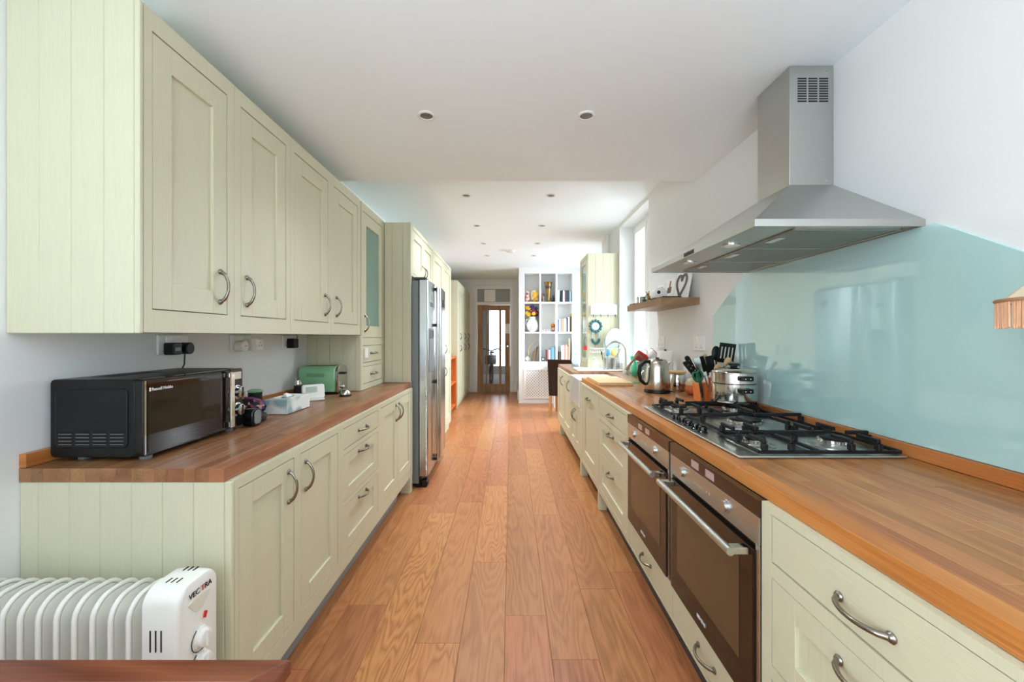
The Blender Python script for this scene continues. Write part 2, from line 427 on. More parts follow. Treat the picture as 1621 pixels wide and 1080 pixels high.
# window in right wall
wx = XR + .17
m = MB()
def wframe(m, y0, y1, z0, z1, t, xa, xb):
    m.box(xa, xb, y0, y0+t, z0, z1).box(xa, xb, y1-t, y1, z0, z1).box(xa, xb, y0+t, y1-t, z0, z0+t).box(xa, xb, y0+t, y1-t, z1-t, z1)
wframe(m, WY0, WY1, WZ0, WZ1, .06, wx, wx+.07)
m.box(wx, wx+.07, 4.40, 4.46, WZ0+.06, WZ1-.06)
win = struct(m.build('window_1', 'white_gloss', None, .003), 'white framed window above the sink')
for a, b in ((WY0+.06, 4.40), (4.46, WY1-.06)):
    s = MB(); wframe(s, a, b, WZ0+.06, WZ1-.06, .05, wx-.012, wx+.04); s = s.build('sash', 'white_gloss', win, .003)
    box('pane', 'pane', s, wx+.012, wx+.018, a+.05, b-.05, WZ0+.11, WZ1-.11)
box('window_sill', 'white_gloss', win, XR-.02, wx, WY0, WY1, WZ0-.0, WZ0+.03, .004)
h = MB().box(wx-.03, wx-.012, 4.33, 4.345, 1.75, 1.79).box(wx-.045, wx-.03, 4.33, 4.345, 1.70, 1.79); h.build('handle', 'white_gloss', win, .003)
# alcove window, out of view, assumed as the far end's daylight
m = MB(); wframe(m, AY0, AY1, AZ0, AZ1, .07, XA+.06, XA+.13); m.box(XA+.06, XA+.13, 6.97, 7.03, AZ0+.07, AZ1-.07)
w2 = struct(m.build('window_2', 'white_gloss'), 'white framed alcove window, assumed out of view')
box('pane', 'pane', w2, XA+.09, XA+.096, AY0+.07, AY1-.07, AZ0+.07, AZ1-.07)

# far oak door with glazing, frame and transom
m = MB().box(DX0, DX0+.07, YF-.02, YF+.12, 0, DTOP).box(DX1-.07, DX1, YF-.02, YF+.12, 0, DTOP).box(DX0+.07, DX1-.07, YF-.02, YF+.12, DTOP-.07, DTOP).box(DX0+.07, DX1-.07, YF-.02, YF+.12, 2.114, 2.183)
door = struct(m.build('door_1', 'white_gloss', None, .004), 'oak door with tall glass panes under a transom light')
a0, a1 = -.803, -.013
gx0, gx1, gz0, gz1 = -.67, -.132, .192, 1.986
yd0, yd1 = YF+.03, YF+.075
m = MB().box(a0, gx0, yd0, yd1, .006, 2.11).box(gx1, a1, yd0, yd1, .006, 2.11).box(gx0, gx1, yd0, yd1, .006, gz0).box(gx0, gx1, yd0, yd1, gz1, 2.11)
m.box(-.60, -.565, yd0, yd1, gz0, gz1).box(-.275, -.225, yd0, yd1, gz0, gz1)
leaf = m.build('door_leaf', 'door_oak', door, .003)
for a, b in ((gx0, -.60), (-.565, -.275), (-.225, gx1)):
    box('pane', 'pane', leaf, a, b, yd0+.02, yd0+.026, gz0, gz1)
k = MB().lathe([(.026, 0), (.026, -.006), (.009, -.008), (.009, -.035), (.024, -.042), (.028, -.055), (.018, -.068)], (-.072, yd0, 1.11), 16, 'y')
k.build('handle', 'polished_steel', leaf, smooth=40)
box('pane', 'frosted', door, DX0+.07, DX1-.07, YF+.05, YF+.056, 2.183, DTOP-.07)
n = box('door_notice', 'paper', None, -.13, -.02, yd0-.003, yd0-.0005, 1.42, 1.66); tag(n, 'blank white notice sheet stuck on the oak door', 'paper')
n = box('transom_notice', 'paper', None, -.64, -.37, YF+.045, YF+.049, 2.20, 2.49); tag(n, 'white sheet stuck on the glass above the oak door', 'paper')
# hall beyond the glazed door
HY = 14.2
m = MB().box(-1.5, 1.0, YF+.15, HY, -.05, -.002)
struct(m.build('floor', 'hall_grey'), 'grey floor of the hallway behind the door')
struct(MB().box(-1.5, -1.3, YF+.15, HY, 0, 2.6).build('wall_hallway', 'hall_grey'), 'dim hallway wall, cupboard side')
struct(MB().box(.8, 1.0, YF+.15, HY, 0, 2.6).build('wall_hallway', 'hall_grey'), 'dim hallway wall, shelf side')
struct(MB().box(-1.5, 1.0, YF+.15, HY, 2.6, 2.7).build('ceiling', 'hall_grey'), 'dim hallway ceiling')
struct(MB().box(-1.5, -.75, HY, HY+.1, 0, 2.6).box(.25, 1.0, HY, HY+.1, 0, 2.6).box(-.75, .25, HY, HY+.1, 2.3, 2.6).box(-.75,.25,HY,HY+.1,0,.3).build('wall_hallway', 'wall_paint'), 'end of hallway with bright window')
# bicycle parked in the hall, seen end-on through the glass
b = thing('bicycle', (-.52, 11.0, 0), 'black bicycle parked in the hall behind the glazed door', 'bicycle')
for y in (10.55, 11.55):
    ring = [(-.52+.0*math.cos(a), y+.32*math.cos(a), .34+.32*math.sin(a)) for a in [2*math.pi*i/28 for i in range(28)]]
    wl = MB().tube(ring, .022, 8, True).build('wheel', 'rubber', b, smooth=50)
    sp = MB()
    for i in range(12):
        a = math.pi*2*i/12; sp.tube([(-.52, y, .34), (-.52, y+.3*math.cos(a), .34+.3*math.sin(a))], .002, 4)
    sp.build('spoke', 'steel', wl)
MB().tube([(-.52, 10.55, .34), (-.52, 10.68, .85), (-.52, 10.7, .95)], .018).tube([(-.52, 10.68, .8), (-.52, 11.2, .35), (-.52, 11.3, .85)], .016).tube([(-.52, 11.2, .35), (-.52, 11.55, .34), (-.52, 11.27, .78), (-.52, 10.68, .8)], .014).build('frame', 'black_gloss', b, smooth=50)
MB().tube([(-.80, 10.78, .98), (-.7, 10.72, 1.02), (-.52, 10.7, .97), (-.34, 10.72, 1.02), (-.24, 10.78, .98)], .014).build('handlebar', 'black_plastic', b, smooth=50)
MB().ball((-.52, 11.33, .9), .07, .13, .035).build('saddle', 'leather', b, smooth=60)
MB().box(-.66, -.38, 10.42, 10.66, .62, .86).build('basket', 'dark_grey', b, .01)

# ------------------------------------------------------------------ cabinets
def bow(L=.115):
    n = 12; pts = []; rs = []
    for i in range(n+1):
        t = i/n; z = (t-.5)*L
        pts.append((.004 + .030*math.sin(math.pi*t)**.6, 0, z)); rs.append(.0048 + .0022*abs(2*t-1)**2)
    m = MB().tube(pts, rs, 8)
    for s in (-1, 1):
        m.lathe([(.010, 0), (.011, .003), (.007, .008), (.004, .010)], (0, 0, s*L/2), 10, 'x')
    return m
BOW, _ = bow().mesh('handle', 'pewter', 50, (0, 0, 0))
def handle(parent, s, xf, y, z, vertical=True):
    rot = (0 if vertical else R(90), 0, 0 if s > 0 else R(180))
    return link('handle', BOW, (xf, y, z), parent, rot=rot)
def front(parent, name, s, xf, y0, y1, z0, z1, style='shaker', st=.075, hd=None, rail=None):
    """door or drawer on a run whose face looks along s*X"""
    t = .02; g = .0035
    y0 += g; y1 -= g; z0 += g; z1 -= g; rl = rail or st
    xa = xf - s*.0015
    if style == 'flat':
        d = box(name, 'paint_h', parent, xa, xa-s*t, y0, y1, z0, z1, .0015)
    else:
        m = MB().box(xa, xa-s*t, y0, y0+st, z0, z1).box(xa, xa-s*t, y1-st, y1, z0, z1)
        m.box(xa, xa-s*t, y0+st, y1-st, z0, z0+rl).box(xa, xa-s*t, y0+st, y1-st, z1-rl, z1)
        d = m.build(name, 'paint', parent, .0012)
        if style == 'glass':
            box('pane', 'door_glass', d, xa-s*.010, xa-s*.014, y0+st-.004, y1-st+.004, z0+rl-.004, z1-rl+.004)
        else:
            box('panel', 'paint', d, xa-s*.010, xa-s*.016, y0+st-.004, y1-st+.004, z0+rl-.004, z1-rl+.004)
    if hd: handle(d, s, xa, hd[0], hd[1], hd[2] == 'v')
    return d
def face_frame(parent, s, xf, y0, y1, z0, z1, holes):
    ys = sorted({y0, y1} | {v for h in holes for v in h[:2]}); zs = sorted({z0, z1} | {v for h in holes for v in h[2:4]})
    m = MB()
    for a, b in zip(zs[:-1], zs[1:]):
        run = None
        for c, d in zip(ys[:-1], ys[1:]):
            inside = any(h[0] <= c and d <= h[1] and h[2] <= a and b <= h[3] for h in holes)
            if inside:
                if run: m.box(xf, xf-s*.022, run[0], run[1], a, b); run = None
            else: run = (run[0], d) if run else (c, d)
        if run: m.box(xf, xf-s*.022, run[0], run[1], a, b)
    return m.build('face_frame', 'paint', parent)
def boards(parent, y, x0, x1, z0, z1, edges=None, n=4, depth=.014, towards=-1):
    """tongue-and-groove end boards on a face that looks towards the camera"""
    ed = edges or [x0 + (x1-x0)*i/n for i in range(n+1)]
    for a, b in zip(ed[:-1], ed[1:]):
        box('board', 'paint', parent, a+.0004, b-.0004, y, y+towards*depth, z0, z1, .0022)
def cabinet(name, s, xf, xb, y0, y1, z0, z1, holes, label, cat='cupboard', group=None, zroot=None):
    root = thing(name, ((xf+xb)/2, (y0+y1)/2, z0 if zroot is None else zroot), label, cat, group)
    box('body', 'paint_plain', root, xf-s*.0225, xb, y0+.001, y1-.001, z0+.001, z1-.001)
    face_frame(root, s, xf, y0+.0008, y1-.0008, z0, z1, holes)
    return root

# --- left wall cupboards
xu = -1.106; UB, UT = 1.358, 2.352
upp = [(1.209, 1.607, 1.238, 1.570, 'r', 'pale green wall cupboard with boarded end, above the microwave'),
       (1.607, 2.016, 1.645, 1.979, 'l', 'second pale green wall cupboard from the boarded end, above the sockets'),
       (2.016, 2.473, 2.054, 2.436, 'r', 'third pale green wall cupboard from the boarded end'),
       (2.473, 2.958, 2.512, 2.905, 'l', 'pale green wall cupboard next to the glazed dresser cupboard')]
for i, (y0, y1, d0, d1, side, lab) in enumerate(upp):
    c = cabinet('wall_cupboard', 1, xu, XL+.001, y0, y1, UB, UT, [(d0, d1, 1.428, 2.29)], lab, 'cupboard', 'wall cupboards over the worktop')
    hy = d1-.04 if side == 'r' else d0+.04
    front(c, 'door', 1, xu, d0, d1, 1.428, 2.29, 'shaker', .072, (hy, 1.535, 'v'), .085)
    if i == 0:
        boards(c, 1.208, XL+.001, xu, UB-.003, UT, [XL+.001, -1.405, -1.309, -1.212, -1.122, -1.104])
# --- left base units
xb = -.855; BB, BT = .145, .899
def plinth(root, s, xp, y0, y1, m='plinth_grey'):
    box('plinth', m, root, xp, xp-s*.018, y0, y1, .001, BB)
c = cabinet('base_cupboard', 1, xb, XL+.001, 1.243, 2.02, BB, BT, [(1.262, 1.588, .22, .868), (1.637, 1.990, .22, .868)],
            'two-door pale green base cupboard with boarded end behind the white heater', 'cupboard', zroot=0)
front(c, 'door', 1, xb, 1.262, 1.588, .22, .868, 'shaker', .07, (1.548, .765, 'v'))
front(c, 'door', 1, xb, 1.637, 1.990, .22, .868, 'shaker', .07, (1.677, .765, 'v'))
boards(c, 1.242, XL+.001, -.855, .004, .899, [XL+.001, -1.447, -1.352, -1.257, -1.162, -1.067, -.972, -.877, -.853])
plinth(c, 1, -.93, 1.246, 2.02)
c = cabinet('drawer_unit', 1, xb, XL+.001, 2.02, 2.618, BB, BT, [(2.052, 2.588, .76, .872), (2.052, 2.588, .495, .735), (2.052, 2.588, .22, .472)],
            'pale green three-drawer base unit between cupboards, opposite the ovens', 'drawers', zroot=0)
front(c, 'drawer', 1, xb, 2.052, 2.588, .76, .872, 'flat', hd=(2.32, .816, 'h'))
front(c, 'drawer', 1, xb, 2.052, 2.588, .495, .735, 'shaker', .07, (2.32, .70, 'h'), .055)
front(c, 'drawer', 1, xb, 2.052, 2.588, .22, .472, 'shaker', .07, (2.32, .44, 'h'), .06)
plinth(c, 1, -.93, 2.02, 2.618)
c = cabinet('base_cupboard', 1, xb, XL+.001, 2.618, 3.50, BB, BT, [(2.65, 3.04, .22, .872), (3.04, 3.46, .22, .872)],
            'two-door pale green base cupboard beside the steel fridge', 'cupboard', zroot=0)
front(c, 'door', 1, xb, 2.65, 3.04, .22, .872, 'shaker', .07, (3.0, .775, 'v'))
front(c, 'door', 1, xb, 3.04, 3.46, .22, .872, 'shaker', .07, (3.08, .775, 'v'))
plinth(c, 1, -.93, 2.618, 3.3)
MB().box(-.857, -.94, 3.43, 3.50, .001, .146).build('foot', 'paint_plain', c, .002)

# --- worktops made of staves
def worktop(name, x0, x1, y0, y1, z0, z1, material, label, front_at, up=None, sw=.042):
    root = thing(name, ((x0+x1)/2, (y0+y1)/2, z0), label, 'worktop')
    n = max(3, round((x1-x0)/sw)); wds = [random.uniform(.75, 1.3) for _ in range(n)]
    t = sum(wds); x = x0
    for i, wd in enumerate(wds):
        xe = x + wd/t*(x1-x0)
        last = (i == n-1 and front_at > 0) or (i == 0 and front_at < 0)
        y = y0
        while y < y1 - .02:
            ye = y + (random.uniform(1.3, 1.8) if last else random.uniform(.45, 1.1))
            if y == y0 and not last: ye = y0 + random.uniform(.2, .9)
            if y1 - ye < .25: ye = y1
            ye = min(ye, y1)
            box('stave', material.replace('worktop', 'edge') if last else material, root, x, xe, y, ye, z0, z1, .0008)
            y = ye
        x = xe
    if up: 
        box('upstand', 'upstand_oak', root, *up, .0015)
    return root
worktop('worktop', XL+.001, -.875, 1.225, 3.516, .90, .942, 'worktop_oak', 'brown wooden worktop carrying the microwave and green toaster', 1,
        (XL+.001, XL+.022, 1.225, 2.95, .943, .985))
# --- glazed dresser cupboard standing on the worktop
c = cabinet('glazed_cupboard', 1, xu, XL+.001, 2.975, 3.514, .944, UT, [(3.01, 3.46, 1.335, 2.29), (3.01, 3.46, 1.145, 1.278), (3.01, 3.46, .985, 1.118)],
            'pale green dresser cupboard with a frosted glass door and two small drawers', 'cupboard')
front(c, 'door', 1, xu, 3.01, 3.46, 1.335, 2.29, 'glass', .07, (3.05, 1.445, 'v'), .09)
front(c, 'drawer', 1, xu, 3.01, 3.46, 1.145, 1.278, 'flat', hd=(3.235, 1.215, 'h'))
front(c, 'drawer', 1, xu, 3.01, 3.46, .985, 1.118, 'flat', hd=(3.235, 1.052, 'h'))
boards(c, 2.974, XL+.001, xu, .944, UB-.002, [XL+.001, -1.43, -1.335, -1.24, -1.145, -1.104], depth=.013)
t = box('sensor', 'white_plastic', None, xu-.0005, xu+.012, 3.03, 3.09, 1.18, 1.255, .004); tag(t, 'small white sensor stuck on the upper dresser drawer', 'sensor')

# --- tall fridge housing
xh = -.875; HT = 2.348
c = thing('fridge_housing', (-1.19, 4.03, 0), 'tall pale green housing around the steel fridge with cupboard above', 'cupboard')
box('side_panel', 'paint_plain', c, XL+.001, xh, 3.531, 3.549, .001, HT, .001)
boards(c, 3.531, xu+.001, xh, .944, HT, [xu+.001, -1.04, -.945, -.875], depth=.013)
MB().box(-.90, xh, 3.517, 3.531, .944, HT).build('corner_post', 'paint', c, .0015)
box('side_panel', 'paint_plain', c, XL+.001, xh, 4.535, 4.553, .001, HT, .001)
box('body', 'paint_plain', c, XL+.001, xh-.0225, 3.55, 4.534, 1.885, HT-.001)
face_frame(c, 1, xh, 3.55, 4.534, 1.885, HT, [(3.585, 4.04, 1.91, 2.31), (4.04, 4.50, 1.91, 2.31)])
front(c, 'door', 1, xh, 3.585, 4.04, 1.91, 2.31, 'shaker', .07, (4.0, 1.985, 'v'))
front(c, 'door', 1, xh, 4.04, 4.50, 1.91, 2.31, 'shaker', .07, (4.08, 1.985, 'v'))
for y0, y1, hs, lab in ((4.555, 5.24, 1, 'tall pale green larder cupboard right behind the steel fridge'), (5.242, 5.91, -1, 'tall pale green larder cupboard at the end of the fridge run')):
    c = cabinet('larder_cupboard', 1, xh, XL+.001, y0, y1, .1, HT, [(y0+.04, y1-.04, .16, .98), (y0+.04, y1-.04, 1.02, 2.31)], lab, 'cupboard', 'tall larder cupboards', 0)
    hy = y1-.085 if hs > 0 else y0+.085
    front(c, 'door', 1, xh, y0+.04, y1-.04, .16, .98, 'shaker', .08, (hy, .88, 'v'))
    front(c, 'door', 1, xh, y0+.04, y1-.04, 1.02, 2.31, 'shaker', .08, (hy, 1.18, 'v'))
    box('plinth', 'paint_plain', c, xh-.03, xh-.05, y0, y1, .001, .1)

# --- fridge
f = thing('fridge_freezer', (-1.1, 4.03, 0), 'stainless steel side-by-side fridge freezer with long bar handles', 'fridge')
box('body', 'fridge_side', f, -1.49, -.815, 3.562, 4.522, .035, 1.845, .006)
box('kickplate', 'black_plastic', f, -.85, -.80, 3.57, 4.515, .002, .095, .006)
def fdoor(y0, y1, yh):
    r = .022
    pl = [(-.808, y0), (-.808, y1), (-.748, y1)] + [(-.748+r*math.sin(a)*.7, y1 - r + r*math.cos(a)) for a in (0, .5, 1, 1.57)] + [(-.748+r*math.sin(a)*.7, y0 + r - r*math.cos(a)) for a in (1.57, 1, .5, 0)] + [(-.748, y0)]
    d = MB().prism(pl, 'z', .105, 1.85).build('door', 'fridge_steel', f, .002, 35)
    hb = MB().tube([(-.700, yh, .15), (-.700, yh, 1.82)], .011, 10).build('handle', 'polished_steel', d, smooth=50)
    for z in (.17, .91, 1.455, 1.80):
        MB().box(-.735, -.700, yh-.009, yh+.009, z-.014, z+.014).build('bracket', 'black_plastic', hb, .002)
    return d
d1 = fdoor(3.562, 3.915, 3.862); d2_ = fdoor(3.921, 4.522, 3.975)
MB().prism(rrect(3.60, 3.82, 1.02, 1.42, .02), 'x', -.7345, -.728).build('dispenser', 'grey_plastic', d1, .001)
box('dispenser_display', 'black_gloss', d1, -.7285, -.725, 3.64, 3.78, 1.33, 1.40)
box('badge', 'black_gloss', d1, -.7345, -.730, 3.66, 3.76, 1.62, 1.66)
box('badge', 'black_gloss', d2_, -.7345, -.730, 4.33, 4.41, 1.66, 1.74)
MB().box(-.86, -.75, 3.565, 3.66, 1.852, 1.875).build('hinge_cover', 'dark_grey', f, .006)
MB().box(-.86, -.75, 4.42, 4.515, 1.852, 1.875).build('hinge_cover', 'dark_grey', f, .006)
box('foot', 'black_plastic', f, -.80, -.742, 3.575, 3.66, .002, .06, .01)

# --- wooden chest in the gap and the far tall cupboards
c = thing('bookcase', (-1.25, 6.9, 0), 'low orange wooden bookcase between the tall cupboards', 'bookcase')
for z in (.08, .50, .95): box('shelf', 'orange_pine', c, -1.49, -1.01, 6.30, 7.42, z, z+.03, .002)
for y in (6.30, 7.39): box('side_panel', 'orange_pine', c, -1.49, -1.0, y, y+.03, .001, .985, .002)
xk = -.986
for i, (y0, y1, lab) in enumerate(((7.49, 8.25, 'tall pale green cupboard, first of three before the oak door'), (8.252, 9.0, 'tall pale green cupboard, middle of three before the oak door'), (9.002, 9.74, 'tall pale green cupboard, last of three against the end wall'))):
    mid = (y0+y1)/2
    hl = [(y0+.03, mid, .16, 1.22), (mid, y1-.03, .16, 1.22), (y0+.03, mid, 1.25, 2.22), (mid, y1-.03, 1.25, 2.22)]
    c = cabinet('tall_cupboard', 1, xk, XL+.001, y0, y1, .1, 2.395, hl, lab, 'cupboard', 'tall cupboards before the oak door', 0)
    for (a, b, z0, z1) in hl:
        hy = b-.04 if b == mid else a+.04
        front(c, 'door', 1, xk, a, b, z0, z1, 'shaker', .06, (hy, z1-.1 if z0 < 1 else z0+.1, 'v'))
    box('plinth', 'paint_plain', c, xk-.03, xk-.05, y0, y1, .001, .1)
    if i == 0: boards(c, y0, XL+.001, xk, .001, 2.395, n=5, depth=.012)

# ------------------------------------------------------------------ right-hand run
xr = .683
s = -1
def rcab(name, y0, y1, holes, lab, cat, z0=BB): return cabinet(name, -1, xr, XR-.001, y0, y1, z0, BT, holes, lab, cat, None, 0)
dz = [(.753, .879), (.484, .715), (.19, .45)]
def drawers(c, y0, y1):
    ym = (y0+y1)/2
    front(c, 'drawer', -1, xr, y0, y1, *dz[0], 'flat', hd=(ym, .805, 'h'))
    front(c, 'drawer', -1, xr, y0, y1, *dz[1], 'shaker', .085, (ym, .672, 'h'), .06)
    front(c, 'drawer', -1, xr, y0, y1, *dz[2], 'shaker', .085, (ym, .40, 'h'), .06)
c = rcab('base_cupboard', -.35, .44, [(-.31, .04, .19, .879), (.04, .40, .19, .879)], 'two-door pale green base cupboard nearest the camera, beside wide drawers', 'cupboard')
front(c, 'door', -1, xr, -.31, .04, .19, .879, 'shaker', .07, (0, .79, 'v')); front(c, 'door', -1, xr, .04, .40, .19, .879, 'shaker', .07, (.08, .79, 'v'))
plinth(c, -1, .745, -.35, .44, 'paint_plain')
c = rcab('drawer_unit', .44, 1.091, [(.50, 1.053, *z) for z in dz], 'wide pale green three-drawer unit in front of the lamp, beside the ovens', 'drawers')
drawers(c, .50, 1.053); plinth(c, -1, .745, .44, 1.09, 'paint_plain')
# oven housing
c = thing('oven_housing', (1.0, 1.7, 0), 'pale green base unit with two shallow drawers under the built-in ovens', 'cupboard')
box('body', 'paint_plain', c, xr+.0225, XR-.001, 1.093, 2.317, BB, .297)
face_frame(c, -1, xr, 1.093, 2.317, BB, .297, [(1.103, 1.698, .158, .288), (1.715, 2.307, .158, .288)])
front(c, 'drawer', -1, xr, 1.103, 1.698, .158, .288, 'flat', hd=(1.40, .226, 'h'))
front(c, 'drawer', -1, xr, 1.715, 2.307, .158, .288, 'flat', hd=(2.01, .226, 'h'))
plinth(c, -1, .745, 1.093, 2.317, 'dark_grey')
box('divider', 'paint_plain', c, xr+.03, XR-.001, 1.700, 1.714, .298, .898)
c = rcab('drawer_unit', 2.319, 3.14, [(2.357, 3.087, *z) for z in dz], 'wide pale green three-drawer unit on the far side of the ovens', 'drawers')
drawers(c, 2.357, 3.087); plinth(c, -1, .745, 2.319, 3.14, 'dark_grey')
MB().box(xr, .745, 3.10, 3.14, .001, BB).build('foot', 'paint_plain', c, .002)
c = rcab('base_cupboard', 3.142, 3.935, [(3.18, 3.80, .19, .879)], 'pale green single-door base cupboard between drawers and white sink', 'cupboard')
front(c, 'door', -1, xr, 3.18, 3.80, .19, .879, 'shaker', .10, (3.49, .80, 'h'))
MB().box(xr, .745, 3.86, 3.932, .001, BB).build('foot', 'paint_plain', c, .002); plinth(c, -1, .80, 3.142, 3.9, 'dark_gap')
c = cabinet('sink_cupboard', -1, xr, XR-.001, 3.937, 4.56, BB, .632, [(3.97, 4.25, .19, .60), (4.25, 4.53, .19, .60)], 'low pale green cupboard under the white butler sink', 'cupboard', None, 0)
front(c, 'door', -1, xr, 3.97, 4.25, .19, .60, 'shaker', .07, (4.21, .52, 'v')); front(c, 'door', -1, xr, 4.25, 4.53, .19, .60, 'shaker', .07, (4.29, .52, 'v'))
c = rcab('base_cupboard', 4.562, 5.80, [(4.60, 5.18, .19, .879), (5.18, 5.76, .19, .879)], 'two-door pale green base cupboard between white sink and leather chair', 'cupboard')
front(c, 'door', -1, xr, 4.60, 5.18, .19, .879, 'shaker', .08, (4.66, .77, 'v')); front(c, 'door', -1, xr, 5.18, 5.76, .19, .879, 'shaker', .08, (5.24, .77, 'v'))
MB().box(xr, .745, 5.50, 5.57, .001, BB).build('foot', 'paint_plain', c, .002); plinth(c, -1, .82, 4.0, 5.79, 'dark_gap')

# butler sink
m = MB(); sx0, sx1, sy0, sy1, sz0, sz1 = .676, 1.10, 3.955, 4.545, .636, .918; tk = .028
m.box(sx0, sx0+tk, sy0, sy1, sz0, sz1).box(sx1-tk, sx1, sy0, sy1, sz0, sz1).box(sx0+tk, sx1-tk, sy0, sy0+tk, sz0, sz1).box(sx0+tk, sx1-tk, sy1-tk, sy1, sz0, sz1).box(sx0+tk, sx1-tk, sy0+tk, sy1-tk, sz0, sz0+tk)
t = m.build('butler_sink', 'ceramic', None, .006, None, 2); tag(t, 'white ceramic butler sink with exposed front between worktops', 'sink')

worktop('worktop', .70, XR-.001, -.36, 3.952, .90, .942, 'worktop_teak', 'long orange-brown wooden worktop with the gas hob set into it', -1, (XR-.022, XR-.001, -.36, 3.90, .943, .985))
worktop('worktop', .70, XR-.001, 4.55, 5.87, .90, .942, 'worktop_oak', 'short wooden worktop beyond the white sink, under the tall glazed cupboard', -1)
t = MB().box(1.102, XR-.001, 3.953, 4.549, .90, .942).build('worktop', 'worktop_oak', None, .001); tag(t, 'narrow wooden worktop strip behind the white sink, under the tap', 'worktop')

# ------------------------------------------------------------------ ovens
def oven(y0, y1, lab):
    o = thing('oven', (1.0, (y0+y1)/2, .302), lab, 'oven', 'built-in ovens')
    box('body', 'dark_grey', o, .70, 1.28, y0+.004, y1-.004, .304, .896)
    box('control_glass', 'oven_strip', o, .676, .70, y0, y1, .851, .898, .001)
    cp = box('control_panel', 'steel', o, .677, .70, y0, y1, .772, .850, .001)
    og = o.children[1]
    for a in (.38, .56): box('display', 'display', og, .6745, .676, y0+(y1-y0)*(1-a)-.028, y0+(y1-y0)*(1-a)+.028, .862, .888)
    for a in (.20, .72):
        yy = y1-(y1-y0)*a; m = MB().lathe([(.022, 0), (.022, -.0025), (.0175, -.003), (.0175, -.010), (.0165, -.011), (.001, -.011)], (.677, yy, .812), 20, 'x'); m.build('knob', 'steel', cp, smooth=40)
    for i in range(6):
        box('button', 'polished_steel', cp, .6758, .677, y1-(y1-y0)*(.38+.035*i)-.004, y1-(y1-y0)*(.38+.035*i)+.004, .806, .813)
    box('gap', 'dark_gap', o, .69, .70, y0+.01, y1-.01, .755, .772)
    box('side_trim', 'steel', o, .679, .70, y0, y0+.018, .304, .771); box('side_trim', 'steel', o, .679, .70, y1-.018, y1, .304, .771)
    d = box('door', 'oven_glass', o, .672, .698, y0+.019, y1-.019, .304, .754, .002)
    box('window', 'oven_window', d, .6705, .672, y0+.085, y1-.085, .40, .70)
    h = MB().tube([(.617, y0+.03, .742), (.617, y1-.03, .742)], .012, 14).build('handle', 'steel', d, smooth=50)
    for yy in (y0+.045, y1-.045): box('bracket', 'polished_steel', h, .617, .672, yy-.014, yy+.014, .732, .752, .002)
    text('SIEMENS', .017, (.6695, (y0+y1)/2+.045, .342), (R(90), 0, R(-90)), 'white_print', d)
    return o
oven(1.0935, 1.699, 'built-in brown glass oven nearer the camera, next to wide drawers')
oven(1.715, 2.3165, 'built-in brown glass oven farther from the camera, beside the far drawers')

# ------------------------------------------------------------------ gas hob
hx0, hx1, hy0, hy1, hz = .752, 1.315, 1.319, 2.272, .943
hob = thing('gas_hob', ((hx0+hx1)/2, (hy0+hy1)/2, hz), 'stainless steel five-burner gas hob with black cast-iron grates', 'hob')
MB().prism(rrect(hx0, hx1, hy0, hy1, .012), 'z', hz, hz+.008).build('tray', 'steel', hob, .003)
tz = hz+.008
burn = [(.89, 1.46, .038), (1.18, 1.46, .052), (1.05, 1.795, .07), (.89, 2.12, .045), (1.18, 2.12, .052)]
for bx, by, br in burn:
    b = MB().lathe([(br*1.7, tz), (br*1.7, tz+.003), (br*1.25, tz+.006), (br*1.2, tz+.008)], (bx, by, 0), 28).build('burner', 'steel', hob, smooth=40)
    cr = MB().lathe([(br*.9, tz+.008), (br*.95, tz+.012), (br, tz+.022), (br*.9, tz+.024)], (bx, by, 0), 28)
    for i in range(20):
        a = 2*math.pi*i/20; cr.box(bx+br*1.0*math.cos(a)-.002, bx+br*1.0*math.cos(a)+.002, by+br*math.sin(a)-.002, by+br*math.sin(a)+.002, tz+.012, tz+.021)
    cr.build('burner_ring', 'polished_steel', b, smooth=40)
    MB().lathe([(br*.88, tz+.0245), (br*.9, tz+.029), (br*.7, tz+.032), (.001, tz+.033)], (bx, by, 0), 28).build('burner_cap', 'cast_iron', b, smooth=40)
for i in range(5):
    MB().lathe([(.019, tz), (.019, tz+.004), (.0165, tz+.006), (.0165, tz+.021), (.0150, tz+.024), (.001, tz+.0245)], (.79, 1.65+.065*i, 0), 20).build('knob', 'black_gloss', hob, smooth=40)
